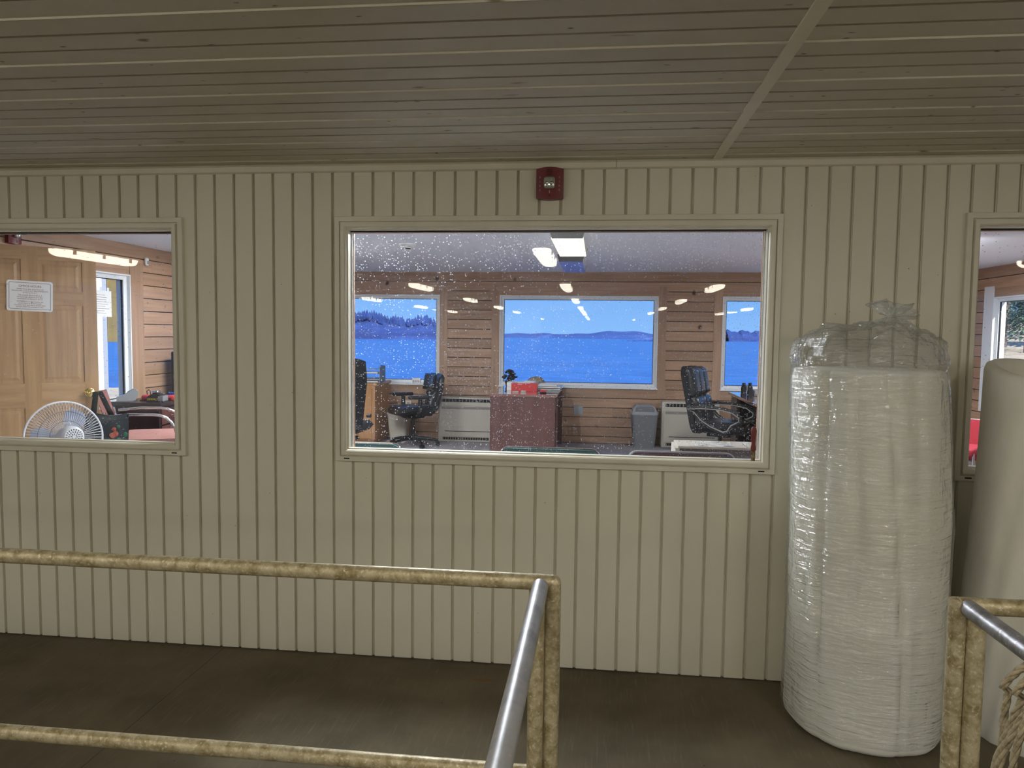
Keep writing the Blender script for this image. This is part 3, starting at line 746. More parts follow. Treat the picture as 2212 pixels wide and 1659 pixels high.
kn = BM(); lathe(kn, [(.034,0), (.034,.005), (.014,.012), (.012,.030), (.024,.038), (.030,.050), (.028,.062), (.016,.068), (.001,.069)], 24, (-.062,0,.930), Matrix.Rotation(PI/2,4,'X')); obj('knob', kn, M_brass, dr, True)
for z in (.25, 1.0, 1.75):
    b = BM(); cyl(b, (-DW-.004, -.004, z-.045), (-DW-.004, -.004, z+.045), .007, n=10); obj('hinge', b, M_brass, dr)
sg = thing('office_hours_sign', 'white office hours sign with maroon border on the pine door', 'sign'); sg.matrix_world = dm @ Matrix.Translation((-.418, -.0005, 1.628)) @ Matrix.Rotation(math.radians(1.5), 4, 'Y')
b = BM(); prism(b, rrect(.277, .214, .016), lambda p, a: (p[0], a, p[1]), 0, -.005); obj('plate', b, M_white, sg)
b = BM(); o_ = rrect(.250,.187,.010); i_ = rrect(.245,.182,.008)
A = [b.verts.new((p[0],-.0054,p[1])) for p in o_]; B = [b.verts.new((p[0],-.0054,p[1])) for p in i_]
for k in range(len(o_)): b.faces.new((A[k], A[(k+1)%len(o_)], B[(k+1)%len(o_)], B[k]))
obj('border_line', b, M_ink, sg)
obj('heading', text_bm('OFFICE HOURS', .021, lambda c: Vector((c.x*.95, -.0056-c.z, .062+c.y)), .0002), M_ink, sg)
SIGN = ["OPEN Most days about 9 or 10", "Occasionally as early as 7, But SOMEDAYS", "as late as 12 or 1", None, "WE CLOSE about 5:30 or 6", "Occasionally about 4 or 5, But", "Sometimes as late as 11 or 12", None, "SOMEDAYS or afternoons, we", "aren't here at all and Lately", "I've been here just about all the time,", "Except when I'm someplace else."]
zz = .044
for s in SIGN:
    if s is None: zz -= .006; continue
    obj('text_line', text_bm(s, .0125, lambda c, zz=zz: Vector((c.x, -.0056-c.z, zz+c.y)), .0002), M_ink, sg); zz -= .0125
tb = thing('tote_bag', 'black tote bag printed with tomatoes hanging on the door knob', 'bag'); tb.matrix_world = dm @ Matrix.Translation((-.02, -.075, .93))
def bagpt(u, v, s):
    w = .15*(1-.08*v); x = .05+(u-.5)*2*w
    y = s*(.028*math.sin(PI*u)*(.4+.6*v)+.006*math.sin(9*u+5*v)); return Vector((x, y-.02, -.16-.33*v+.012*math.sin(7*u)*(1-v)))
b = BM(); grid(b, lambda u, v: bagpt(u, v, -1), 16, 12); grid(b, lambda u, v: bagpt(u, v, 1), 16, 12); bmesh.ops.remove_doubles(b, verts=b.verts, dist=.004); obj('bag_body', b, M_bag, tb, True)
b = BM(); grid(b, lambda u, v: bagpt(.52+.46*u, .10+.85*v, -1)+Vector((0,-.003,0)), 8, 8); obj('printed_panel', b, M_bag, tb, True)
for q in range(15):
    u, v = .58+.36*random.random(), .14+.72*random.random(); c0 = bagpt(u, v, -1)
    b = BM(); lathe(b, [(.021*random.uniform(.6,1.1),0), (.001,.004)], 12, c0+Vector((0,-.006-.0004*q,0)), Matrix.Rotation(PI/2,4,'X')); obj('printed_tomato', b, M_tomato if q % 4 else M_leafp, tb)
b = BM(); rbox(b, bagpt(.6,.86,-1)+Vector((0,-.012,0)), (.04,.002,.012), 0, M=Matrix.Rotation(-.6,4,'Y')); obj('printed_label', b, M_paper, tb)
for s in (-1, 1):
    for (xa, xb) in ((-.012,-.035), (.012,.085)):
        b = BM(); grid(b, lambda u, v: Vector((xa+(xb-xa)*v-.012+.024*u+.006*s, -.012*s*v, .012-.18*v)), 2, 8)
        bmesh.ops.solidify(b, geom=b.faces[:], thickness=.002); obj('strap', b, M_bag, tb)

# ------------------------------------------------------------------ pedestal fan
ax = Vector((.80,-.56,.12)).normalized()
fc = Vector((-3.545, 4.62, .895))
t = thing('pedestal_fan', 'white pedestal fan seen from behind below the open door', 'fan', (fc.x, fc.y, OF))
Q = Vector((0,0,1)).rotation_difference(ax).to_matrix().to_4x4(); C0 = fc-Vector((fc.x,fc.y,OF))
FR = .238
def fp(r, a, h): return C0 + (Q @ Vector((r*math.cos(a), r*math.sin(a), h)))
b = BM(); tube(b, [fp(FR, 2*PI*k/48, 0) for k in range(48)], .0065, 8, True); obj('guard_ring', b, M_fanw, t, True)
b = BM()
for k in range(72):
    a = 2*PI*k/72; tube(b, [fp(FR*s, a, .075*(1-s**2.2)) for s in (.26,.45,.65,.82,.93,1)], .0013, 4)
o = obj('rear_grille', b, M_fanw, t, True); o['kind'] = 'stuff'
b = BM()
for k in range(72):
    a = 2*PI*k/72; tube(b, [fp(FR*s, a, -.075*(1-s**2.2)) for s in (.16,.45,.65,.82,.93,1)], .0013, 4)
o = obj('front_grille', b, M_fanw, t, True); o['kind'] = 'stuff'
for s in (.45,.72):
    b = BM(); tube(b, [fp(FR*s, 2*PI*k/36, .075*(1-s**2.2)) for k in range(36)], .0018, 5, True); obj('grille_hoop', b, M_gray, t, True)
for k in range(3):
    b = BM(); a0 = 2*PI*k/3+2.0
    def bl(u, v):
        r = .035+.165*u; wd = .42+.16*math.sin(PI*min(1,u*1.1)); a = a0+(v-.5)*2*wd*(1 if u < .85 else 1-(u-.85)*2.4); return fp(r, a, .02*(2*v-1))
    grid(b, bl, 10, 8); bmesh.ops.solidify(b, geom=b.faces[:], thickness=.003); obj('blade', b, M_fanb, t, True)
b = BM(); lathe(b, [(.04,-.02), (.066,.05), (.072,.07), (.072,.145), (.066,.17), (.055,.182), (.001,.184)], 32, C0, Q); mo = obj('motor_housing', b, M_fanw, t, True)
for rr_, n_ in ((.016,8), (.031,14), (.046,20)):
    for k in range(n_):
        a = 2*PI*k/n_; b = BM(); rbox(b, C0+Q@Vector((rr_*math.cos(a), rr_*math.sin(a), .1835-.03*max(0,rr_-.04))), (.010,.0042,.004), 0, M=Q@Matrix.Rotation(a,4,'Z')); obj('vent_slot', b, M_dark, mo)
b = BM(); cyl(b, C0+Vector((.04,-.03,.07)), C0+Vector((.04,-.03,.10)), .008, n=10); rbox(b, C0+Vector((.05,-.035,.098)), (.05,.015,.012), .003); obj('oscillator_knob', b, M_fanw, t, True)
b = BM(); pd = C0+Vector((.04,-.03,0)); cyl(b, pd+Vector((0,0,-.05)), (pd.x,pd.y,.03), .013, n=14); obj('pole', b, M_fanw, t, True)
b = BM(); lathe(b, [(.20,0), (.20,.015), (.17,.028), (.03,.05), (.02,.09)], 32, (pd.x,pd.y,0)); obj('base', b, M_fanw, t, True)

# ------------------------------------------------------------------ chairs
def swivel_base(t, m, r=.30, h=.36):
    for k in range(5):
        a = 2*PI*k/5+.3; c_, s_ = math.cos(a), math.sin(a)
        b = BM(); tube(b, [(.03*c_,.03*s_,.105), (r*.6*c_,r*.6*s_,.09), (r*c_,r*s_,.068)], [.024,.020,.015], 8); lg = obj('base_leg', b, m, t, True)
        for s in (-1,1):
            b = BM(); cyl(b, (r*c_-s_*s*.008, r*s_+c_*s*.008, .028), (r*c_-s_*s*.026, r*s_+c_*s*.026, .028), .028, n=14); obj('caster', b, M_black, lg, True)
        b = BM(); cyl(b, (r*c_,r*s_,.03), (r*c_,r*s_,.07), .008, n=8); obj('caster_stem', b, M_black, lg)
    b = BM(); lathe(b, [(.03,.08), (.03,.2), (.02,.2), (.02,h)], 16); obj('gas_column', b, M_black, t, True)
    b = BM(); rbox(b, (0,0,h+.01), (.24,.18,.04), .01); tube(b, [(.02,.05,h), (.03,.24,h-.01)], .006, 6); obj('tilt_mechanism', b, M_black, t)
def cushion(fn, n1=14, n2=10):
    b = BM(); g1 = grid(b, lambda u, v: fn(u, v, 1), n1, n2); g2 = grid(b, lambda u, v: fn(u, v, -1), n1, n2)
    bmesh.ops.remove_doubles(b, verts=b.verts, dist=.0015); return b
def se(x, p=3.0): return max(0, 1-abs(x)**p)**(1/p)
def pad(w, h, th, curve=0.0, p=4.0):
    """superellipse pad in (u,v) with thickness; returns fn giving (a,b,t)"""
    def f(u, v, s):
        a = (u-.5)*2; c = (v-.5)*2
        k = min(se(a, p), se(c, p)); x = a*w/2; y = c*h/2
        return x, y, s*th/2*k+curve*a*a
    return f
# task chair (local +x is the front)
t = thing('task_chair', 'small black leather task chair with padded arms beside the wall heater', 'chair', (-2.25, 9.00, OF), PI+.62)
swivel_base(t, M_black)
f = pad(.50,.50,.11); obj('seat', cushion(lambda u, v, s: (lambda q: Vector((q[0]+.02, q[1], .455+q[2]-.02*max(0,q[0]/.25)**2)))(f(u,v,s))), M_leather, t, True, angle=80)
f2 = pad(.42,.50,.085,.03)
obj('backrest', cushion(lambda u, v, s: (lambda q: Vector((-.235-.18*(q[1]+.25)+q[2]-.02, q[0]*(1-.16*abs(q[1]/.25-.2)), .655+q[1]*.95)))(f2(u,v,s))), M_leather, t, True, angle=80)
f3 = pad(.34,.20,.05,.03); obj('head_cushion', cushion(lambda u, v, s: (lambda q: Vector((-.285+q[2]+.045-.18*q[1], q[0], .79+q[1])))(f3(u,v,s))), M_leather, t, True, angle=80)
for s in (-1,1):
    b = BM(); tube(b, [(-.17, s*.13, .52), (-.24, s*.06, .62), (-.29, s*.15, .72)], .012, 8); obj('lumbar_strap', b, M_gray, t, True)
    b = BM(); tube(b, [(.02,s*.22,.40), (.03,s*.285,.44), (.02,s*.285,.60)], [.022,.022,.026], 8); obj('arm_post', b, M_black, t, True)
    b = BM(); rbox(b, (.03,s*.285,.625), (.27,.085,.045), .018, 3); obj('armrest', b, M_leather, t, True)
b = BM(); tube(b, [(-.10,0,.38), (-.24,0,.38), (-.275,0,.46), (-.25,0,.56)], .022, 8); obj('back_support', b, M_black, t, True)

# executive chair
t = thing('executive_chair', 'high-backed black leather executive chair with looped silver-edged arms', 'chair', (1.29, 8.02, OF), -.42)
swivel_base(t, M_black)
f = pad(.52,.54,.13); obj('seat', cushion(lambda u, v, s: (lambda q: Vector((q[0]+.08, q[1], .46+q[2])))(f(u,v,s))), M_leather, t, True, angle=80)
b = BM(); prism(b, rrect(.50,.72,.12,6), lambda p, a: (-.19-.20*(p[1]+.36)/1.0+a, p[0], .73+p[1]*.97), -.045, .015); obj('back_shell', b, M_mesh, t, True)
for y0 in (-.165, 0, .165):
    f3 = pad(.17,.30,.13); obj('head_cushion', cushion(lambda u, v, s: (lambda q: Vector((-.285+q[2]+.02-.20*q[1], q[0]+y0, .925+q[1])))(f3(u,v,s))), M_leather, t, True, angle=80)
for y0 in (-.125, .125):
    f3 = pad(.25,.34,.12); obj('back_cushion', cushion(lambda u, v, s: (lambda q: Vector((-.215+q[2]+.02-.20*q[1], q[0]+y0, .615+q[1])))(f3(u,v,s))), M_leather, t, True, angle=80)
for s in (-1,1):
    lp = [(-.27,.66), (-.12,.675), (.08,.67), (.20,.645), (.275,.59), (.27,.55), (.19,.50), (.155,.44), (.11,.425), (-.02,.475), (-.12,.54), (-.20,.63)]
    b = BM(); tube(b, [(x, s*.30, z) for x, z in lp], .020, 8, True); ar = obj('arm_loop', b, M_leather, t, True)
    for off in (-.016,.016):
        b = BM(); tube(b, [(x*.97, s*.30+off, .55+(z-.55)*.90) for x, z in lp], .0055, 6, True); obj('silver_edge', b, M_silver, ar, True)
    b = BM(); tube(b, [(.13,s*.30,.43), (.10,s*.20,.40)], .016, 8); obj('arm_bracket', b, M_black, t)

# tall black chair cut by the window edge
t = thing('high_back_chair', 'tall black fabric office chair at the left edge of the middle window', 'chair', (-2.40, 6.95, OF), PI/2-.05)
swivel_base(t, M_black)
f = pad(.48,.40,.11); obj('seat', cushion(lambda u, v, s: (lambda q: Vector((q[0]+.1, q[1]+.03, .48+q[2])))(f(u,v,s))), M_mesh, t, True, angle=80)
b = BM(); grid(b, lambda u, v: Vector((-.16-.10*v-.03*math.cos(PI*(u-.5)), (u-.5)*(.46+.14*min(1,v*1.5)), .56+.60*v-.03*abs(2*u-1)**6*(v > .9)-.05*(abs(2*u-1)**4)*(1-v))), 14, 14)
bmesh.ops.solidify(b, geom=b.faces[:], thickness=.06); obj('backrest', b, M_mesh, t, True, angle=60)
b = BM(); rbox(b, (-.29,0,1.105), (.09,.42,.12), .035, 3); obj('headrest', b, M_leather, t, True)
b = BM(); cyl(b, (-.16,-.27,.62), (-.16,-.31,.62), .018, n=10); obj('back_knob', b, M_black, t)
b = BM(); tube(b, [(-.02,0,.38), (-.18,0,.40), (-.20,0,.56)], .025, 8); obj('back_support', b, M_black, t)

# upholstered chairs whose backs rise just above the window sill
def side_chair(label, loc, w, m, top, group):
    t = thing('side_chair', label, 'chair', loc, PI/2, group)
    h = top-OF
    b = BM(); prism(b, rrect(w,.36,.045,6), lambda p, a: (-.02-.12*(p[1]+.18)+a, p[0], h-.18+p[1]), -.02, .02); obj('backrest', b, m, t, True)
    b = BM(); tube(b, [(-.02-.12*(p[1]+.18)-.0, p[0], h-.18+p[1]) for p in rrect(w+.008,.366,.048,6)], .006, 6, True); obj('back_edge', b, M_chrome if m is M_teal else M_grayL, t, True)
    b = BM(); rbox(b, (.23,0,.44), (.46,w*.92,.06), .025, 3); obj('seat', b, m, t, True)
    for sx in (.03,.43):
        for sy in (-1,1):
            b = BM(); tube(b, [(sx, sy*w*.45, .44), (sx+(.02 if sx > .2 else -.04), sy*w*.48, 0)], .011, 8); obj('leg', b, M_chrome, t, True)
    for sy in (-1,1):
        b = BM(); tube(b, [(.0,sy*w*.42,.42), (-.03,sy*w*.42,h-.30)], .011, 8); obj('back_upright', b, M_chrome, t)
    return t
G = 'side chairs lined up under the window'
side_chair('teal side chair showing only its back edge, left end of middle window', (-1.345, 4.10, OF), .53, M_teal, 1.004, G)
side_chair('teal side chair showing only its back edge, before the brown desk', (-.250, 4.10, OF), .535, M_teal, 1.004, G)
side_chair('plum side chair showing only its back edge, before the pale carton', (.452, 4.10, OF), .55, M_purple, 1.002, G)
t = side_chair('red side chair glimpsed beside the fleece roll', (3.23, 7.15, OF), .5, M_redchair, .90, None); t.rotation_euler[2] = -2.2

# pink chair with chrome arms
t = thing('arm_chair', 'dusty pink chair with chrome tube arm before the dark desk', 'chair', (-3.655, 5.76, OF), .45)
b = BM(); f = pad(.46,.46,.07); obj('seat', cushion(lambda u, v, s: (lambda q: Vector((q[0]+.02, q[1], .53+q[2])))(f(u,v,s))), M_pink, t, True, angle=80); b.free()
b = BM(); grid(b, lambda u, v: Vector((-.26-.09*v-.04*math.cos(PI*(u-.5)), (u-.5)*.46, .58+.32*v)), 10, 8); bmesh.ops.solidify(b, geom=b.faces[:], thickness=.035); obj('backrest', b, M_pink, t, True, angle=60)
for s in (-1,1):
    b = BM(); pts = [(-.27,s*.26,.72), (-.1,s*.27,.735), (.06,s*.27,.73)]+[(.06+.16*math.sin(a), s*.27, .57+.16*math.cos(a)) for a in (.3,.6,.9,1.2,1.5)]+[(.225,s*.27,.40), (.235,s*.27,.015), (-.24,s*.27,.015)]
    tube(b, pts, .012, 10); obj('tube_arm', b, M_chrome, t, True)
    b = BM(); tube(b, [(-.25,s*.25,.015), (-.25,s*.25,.5), (-.30,s*.22,.75)], .012, 8); obj('back_leg', b, M_chrome, t, True)

# ------------------------------------------------------------------ dark desk at the left with its clutter
t = thing('dark_desk', 'dark espresso desk against the side wall behind the pink chair', 'desk', (-4.07, 6.95, OF))
b = BM(); rbox(b, (0,0,.735), (.48,1.5,.035), .004); obj('desk_top', b, M_espresso, t)
b = BM(); box(b, -.22, .21, -.73, -.705, 0, .717); obj('end_panel', b, M_espresso, t)
b = BM(); box(b, -.22, .21, .705, .73, 0, .717); obj('end_panel', b, M_espresso, t)
b = BM(); box(b, -.22, -.205, -.7, .7, .1, .717); obj('back_panel', b, M_espresso, t)
b = BM(); box(b, -.205, .195, -.704, -.30, .03, .716); obj('pedestal', b, M_espresso, t)
for z0, z1 in ((.06,.33), (.345,.54), (.555,.70)):
    b = BM(); box(b, .196, .212, -.69, -.31, z0, z1); dw = obj('drawer', b, M_mahog, t)
    b = BM(); tube(b, [(.212,-.54,(z0+z1)/2), (.235,-.53,(z0+z1)/2), (.235,-.47,(z0+z1)/2), (.212,-.46,(z0+z1)/2)], .004, 6); obj('handle', b, M_chrome, dw)
DZ = OF+.7525
t = thing('card_reader', 'grey handheld card reader standing on the dark desk', 'card reader', (-4.235, 6.34, DZ+.001), .6)
b = BM(); prism(b, [(-.09,0), (.06,0), (.085,.05), (.085,.09), (.05,.105), (-.02,.06), (-.09,.035)], lambda p, a: (p[0], a, p[1]), -.045, .045); obj('body', b, M_grayL, t)
b = BM(); prism(b, [(.0,.077), (.05,.107), (.075,.096), (.02,.070)], lambda p, a: (p[0], a, p[1]+.003), -.032, .032); obj('screen', b, M_gray, t)
b = BM(); tube(b, [(.06,-.02,.01), (.08,-.05,.004), (.05,-.07,.003)], .003, 6); obj('cable', b, M_black, t)
t = thing('red_device', 'red plastic device with black loop on the dark desk', 'device', (-4.05, 6.40, DZ))
b = BM(); rbox(b, (0,0,.028), (.14,.09,.055), .02, 3); obj('body', b, M_redbox, t, True)
b = BM(); tube(b, [(-.03,0,.052), (-.035,0,.085), (-.015,0,.10), (.0,0,.085), (.0,0,.052)], .004, 6); obj('loop', b, M_black, t)
b = BM(); rbox(b, (0,0,.006), (.15,.10,.012), .004); obj('foot', b, M_black, t)
t = thing('battery_charger', 'black and yellow-lettered tool battery charger on the dark desk', 'charger', (-3.915, 6.29, DZ), .1)
b = BM(); prism(b, [(-.075,0), (.075,0), (.07,.05), (.03,.075), (-.03,.075), (-.07,.05)], lambda p, a: (p[0], a, p[1]), -.05, .05); obj('body', b, M_black, t)
b = BM(); rbox(b, (.052,-.004,.035), (.05,.10,.05), .006); obj('side_block', b, M_gray, t)
obj('lettering', text_bm('DEWALT', .024, lambda c: Vector((c.x-.020, -.0505-c.z, .022+c.y)), .0003), M_yellow, t)
b = BM(); rbox(b, (-.01,.0,.09), (.06,.06,.03), .012, 3); obj('silver_knob', b, M_chrome, t, True)
t = thing('blue_gadget', 'small blue plastic gadget behind the battery charger', 'gadget', (-3.95, 6.60, DZ))
b = BM(); rbox(b, (0,0,.045), (.08,.05,.035), .008); rbox(b, (0,0,.015), (.04,.04,.03), .004); obj('body', b, M_blue, t)
t = thing('red_device', 'second red device at the window edge of the dark desk', 'device', (-3.87, 6.46, DZ))
b = BM(); rbox(b, (0,0,.025), (.08,.10,.05), .015, 3); obj('body', b, M_redbox, t, True)
b = BM(); rbox(b, (0,-.052,.02), (.03,.006,.012), .002); obj('button', b, M_black, t)
t = thing('speaker', 'tall black speaker standing at the back of the dark desk', 'speaker', (-4.14, 7.16, DZ))
b = BM(); rbox(b, (0,0,.215), (.20,.22,.43), .015, 3); obj('cabinet', b, M_black, t, True)
b = BM(); rbox(b, (0.02,-.112,.40), (.13,.004,.012), .001); obj('badge_strip', b, M_grayL, t)
b = BM(); lathe(b, [(.075,0), (.07,-.004), (.02,.012)], 20, (0,-.111,.18), Matrix.Rotation(PI/2,4,'X')); obj('cone', b, M_gray, t, True)
t = thing('wall_sensor', 'small white sensor high on the side wall planks', 'sensor', (XL+.002, 6.82, 2.27))
b = BM(); rbox(b, (.015,0,0), (.03,.045,.075), .012, 3); obj('housing', b, M_white, t, True)
b = BM(); rbox(b, (.031,0,-.01), (.004,.028,.03), .001); obj('lens', b, M_grayL, t)

# ------------------------------------------------------------------ brown desk with red box and papers
t = thing('brown_desk', 'mahogany laminate desk seen end-on in the middle of the office', 'desk', (-.785, 8.72, OF))
b = BM(); rbox(b, (0,0,.745), (.72,1.68,.03), .003); obj('desk_top', b, M_mahogTop, t)
b = BM(); box(b, -.35, .345, -.83, -.805, 0, .73); obj('end_panel', b, M_mahog, t)
b = BM(); box(b, -.35, .345, .795, .82, 0, .73); obj('end_panel', b, M_mahog, t)
b = BM(); box(b, -.34, -.32, -.805, .795, .15, .73); obj('modesty_panel', b, M_mahog, t)
b = BM(); box(b, -.31, .335, -.80, -.40, .04, .728); ped = obj('pedestal', b, M_mahog, t)
for z0, z1 in ((.06,.36), (.37,.54), (.55,.71)):
    b = BM(); box(b, .336, .352, -.79, -.41, z0, z1); obj('drawer', b, M_mahog, ped)
Z0 = OF+.760
t = thing('red_carton', 'red carton standing on the brown desk', 'box', (-.805, 8.22, Z0))
b = BM(); rbox(b, (0,.07,.047), (.285,.14,.094), .003); obj('carton', b, M_redbox, t)
b = BM(); rbox(b, (-.005,.07,.0965), (.14,.12,.005), .001, M=Matrix.Rotation(.05,4,'Z')); obj('lid_flap', b, M_paper, t)
flatbox('print_band', M_lettering, (-.07,-.0012,.078), (-.02,-.0002,.086), t)
t = thing('paper_stack', 'stack of papers and binders right of the red carton', 'paper stack', (-.545, 8.62, Z0), .05)
for q in range(6):
    b = BM(); rbox(b, (random.uniform(-.02,.02), random.uniform(-.02,.02), .006+.011*q), (.27-.012*q,.34,.010), .001, M=Matrix.Rotation(random.uniform(-.08,.08),4,'Z')); obj('binder', b, M_paper if q % 2 else M_grayL, t)
t = thing('note_pad', 'white notepads behind the red carton', 'notepad', (-.92, 8.52, Z0))
b = BM(); rbox(b, (0,0,.045), (.20,.22,.09), .003); obj('pad_block', b, M_paper, t)
b = BM(); rbox(b, (.15,.02,.050), (.12,.2,.1), .003); obj('pad_block', b, M_paper, t)
for nm, lb, x, y_, s_ in (('scrap_note', 'pale note slip before the red carton, left of two', -.89, 8.14, (.07,.05,.012)), ('scrap_note', 'pale eraser-like block before the red carton, right of two', -.80, 8.12, (.055,.04,.022))):
    b = BM(); rbox(b, (0,0,s_[2]/2), s_, .003); tag(obj(nm, b, M_card, loc=(x, y_, Z0)), lb, 'note')
t = thing('stapler', 'small bright red stapler on the brown desk corner', 'stapler', (-.585, 8.10, Z0), .1)
b = BM(); rbox(b, (0,0,.008), (.07,.03,.014), .003); obj('base', b, M_black, t)
b = BM(); prism(b, [(-.033,.015), (.033,.013), (.035,.030), (-.028,.040)], lambda p, a: (p[0], a, p[1]), -.014, .014); obj('arm', b, M_redbox, t)
t = thing('crumpled_cap', 'crumpled tan cap on top of the desk papers', 'cap', (-.735, 9.02, Z0))
b = BM(); grid(b, lambda u, v: Vector(((.10*math.sin(PI*v/2*1.0)+.012*math.sin(6*u*PI*2))*math.cos(2*PI*u)*1.1, (.09*math.sin(PI*v/2))*math.sin(2*PI*u), .115*math.cos(PI*v/2)+.010*math.sin(5*2*PI*u+v*6)*v+.012)), 24, 8, wrap=True); obj('crown', b, M_tan, t, True, angle=80)
b = BM(); rbox(b, (.13,-.02,.012), (.10,.13,.008), .003, M=Matrix.Rotation(.12,4,'Y')); obj('visor', b, M_tan, t)
t = thing('dark_plant', 'dark bushy clump on the far end of the brown desk', 'plant', (-1.06, 9.02, Z0))
b = BM(); lathe(b, [(.045,0), (.06,.06), (.055,.06)], 16); obj('pot', b, M_black, t, True)
b = BM()
for q in range(70):
    d_ = Vector((random.gauss(0,1), random.gauss(0,1), random.gauss(0,1))).normalized(); c_ = Vector((0,0,.13))+Vector((d_.x*.085, d_.y*.075, d_.z*.085))*random.uniform(.55,1)
    rbox(b, c_, (.035,.03,.006), 0, M=Matrix.Rotation(random.uniform(0,6),4,'Z')@Matrix.Rotation(random.uniform(-1.2,1.2),4,'X'))
o = obj('foliage', b, M_black, t); o['kind'] = 'stuff'

# ------------------------------------------------------------------ wall heaters, plates, bins
def heater(label, loc, w):
    t = thing('wall_heater', label, 'heater', loc, 0)
    b = BM(); rbox(b, (0,0,.29), (w,.20,.575), .012, 3); obj('cabinet', b, M_beige, t, True)
    b = BM(); rbox(b, (.004,-.103,.27), (w-.035,.012,.40), .004); obj('front_panel', b, M_beige, t)
    b = BM(); box(b, -w/2+.045, w/2-.06, -.1025, -.098, .515, .555); g_ = obj('top_grille', b, M_dark, t)
    for q in range(14): flatbox('louvre', M_stripe, (-w/2+.05+q*(w-.12)/14, -.106, .517), (-w/2+.058+q*(w-.12)/14, -.102, .553), g_)
    flatbox('trim_stripe', M_stripe, (-w/2+.045,-.1115,.425), (w/2-.02,-.1088,.458), t)
    flatbox('seam_slot', M_dark, (-w/2+.09,-.1115,.137), (w/2-.05,-.1088,.145), t)
    b = BM(); box(b, -w/2+.06, w/2-.08, -.1025, -.098, .030, .062); g_ = obj('bottom_grille', b, M_dark, t)
    for q in range(18): flatbox('louvre', M_stripe, (-w/2+.065+q*(w-.16)/18, -.106, .032), (-w/2+.072+q*(w-.16)/18, -.102, .060), g_)
    flatbox('name_plate', M_stripe, (-w/2+.05,-.1112,.472), (-w/2+.09,-.1088,.476), t)
heater('beige wall heater left of the brown desk', (-1.66, YF-.11, OF), .74)
heater('beige wall heater behind the executive chair', (1.15, YF-.11, OF), .70)
t = thing('wall_outlet', 'cream wall outlet on planks behind the task chair', 'outlet', (-2.475, YF, .665))
b = BM(); rbox(b, (0,-.003,0), (.075,.006,.115), .002); obj('plate', b, M_white, t)
for z in (-.022,.022):
    b = BM(); rbox(b, (0,-.0065,z), (.034,.003,.028), .001); s_ = obj('socket', b, M_beige, t)
    for x in (-.007,.007): flatbox('slot', M_dark, (x-.001,-.009,z-.006), (x+.001,-.0078,z+.006), s_)
t = thing('junction_plate', 'square blank grey wall plate right of the brown desk', 'wall plate', (-.238, YF, .646))
b = BM(); rbox(b, (0,-.004,0), (.118,.008,.118), .003); obj('plate', b, M_grayL, t)
for x in (-.06,.06): flatbox('raceway_edge', M_oak, (x-.002,-.004,-.17), (x+.002,0,-.06), t)
t = thing('swing_bin', 'grey swing-lid trash can against the plank wall', 'trash can', (.585, 9.44, OF))
def taper(w0, d0, w1, d1, z0, z1, r=.03):
    b = BM(); A = [b.verts.new((p[0]*w0, p[1]*d0, z0)) for p in rrect(1,1,.15)]; B = [b.verts.new((p[0]*w1, p[1]*d1, z1)) for p in rrect(1,1,.15)]; n = len(A)
    for k in range(n): b.faces.new((A[k], A[(k+1)%n], B[(k+1)%n], B[k]))
    b.faces.new(A[::-1]); b.faces.new(B); return b
obj('body', taper(.26,.24,.325,.29,0,.42), M_gray, t, True); obj('lid_rim', taper(.335,.30,.33,.295,.42,.45), M_grayL, t, True)
b = BM(); prism(b, [(-.150,.45), (.150,.45), (.135,.50), (.10,.535), (-.10,.535), (-.135,.50)], lambda p, a: (p[0], a, p[1]), -.13, .13); ld = obj('lid_dome', b, M_grayL, t)
b = BM(); prism(b, [(-.12,.46), (.12,.46), (.115,.50), (.09,.525), (-.09,.525), (-.115,.50)], lambda p, a: (p[0], a, p[1]), -.136, -.131); obj('swing_flap', b, M_gray, ld)
t = thing('waste_bin', 'beige wastebasket with yellow bag beside the oak cabinet', 'wastebasket', (-2.53, 9.40, OF))
obj('basket', taper(.20,.20,.27,.25,0,.36), M_beige, t, True); obj('rim', taper(.28,.26,.28,.26,.36,.375), M_beige, t, True)
for x, h_ in ((-.07,.05), (.02,.06), (.08,.04)):
    b = BM(); lathe(b, [(.05,.37), (.045,.37+h_*.5), (.012,.37+h_)], 9, (x,-.04,0)); obj('bag_corner', b, M_bag_y, t, True)

# ------------------------------------------------------------------ oak cabinet, letter tray, window-sill things
t = thing('oak_cabinet', 'oak desk cabinet below the island view, left edge of middle window', 'cabinet', (-3.30, 9.32, OF))
b = BM(); box(b, -.57, .565, -.32, .30, .06, .735); obj('body', b, M_oak, t)
b = BM(); rbox(b, (0,0,.75), (1.18,.66,.03), .004); obj('counter_top', b, M_oak, t)
b = BM(); box(b, -.55, .545, -.29, .29, 0, .06); obj('plinth', b, M_oak, t)
for x0 in (-.55, 0.0):
    b = BM(); box(b, x0+.01, x0+.53, -.338, -.321, .08, .70); dd = obj('cabinet_door', b, M_oak, t)
    b = BM(); box(b, x0+.07, x0+.47, -.343, -.337, .14, .64); obj('raised_panel', b, M_oak, dd)
    b = BM(); lathe(b, [(.012,0), (.014,.015), (.002,.02)], 12, (x0+.49 if x0 < -.2 else x0+.05, -.338, .42), Matrix.Rotation(PI/2,4,'X')); obj('knob', b, M_brass, dd)
t = thing('letter_tray', 'tiered letter tray with black sides on the oak cabinet', 'letter tray', (-2.80, 9.16, OF+.765))
for q in range(4):
    z = .004+.055*q
    b = BM(); box(b, -.16, .11, -.11, .11, z, z+.004); sh = obj('tier', b, M_grayL, t)
    if q in (0,2): 
        b = BM(); rbox(b, (-.03,0,z+.012), (.23,.2,.014), .001); obj('sheets', b, M_paper, sh)
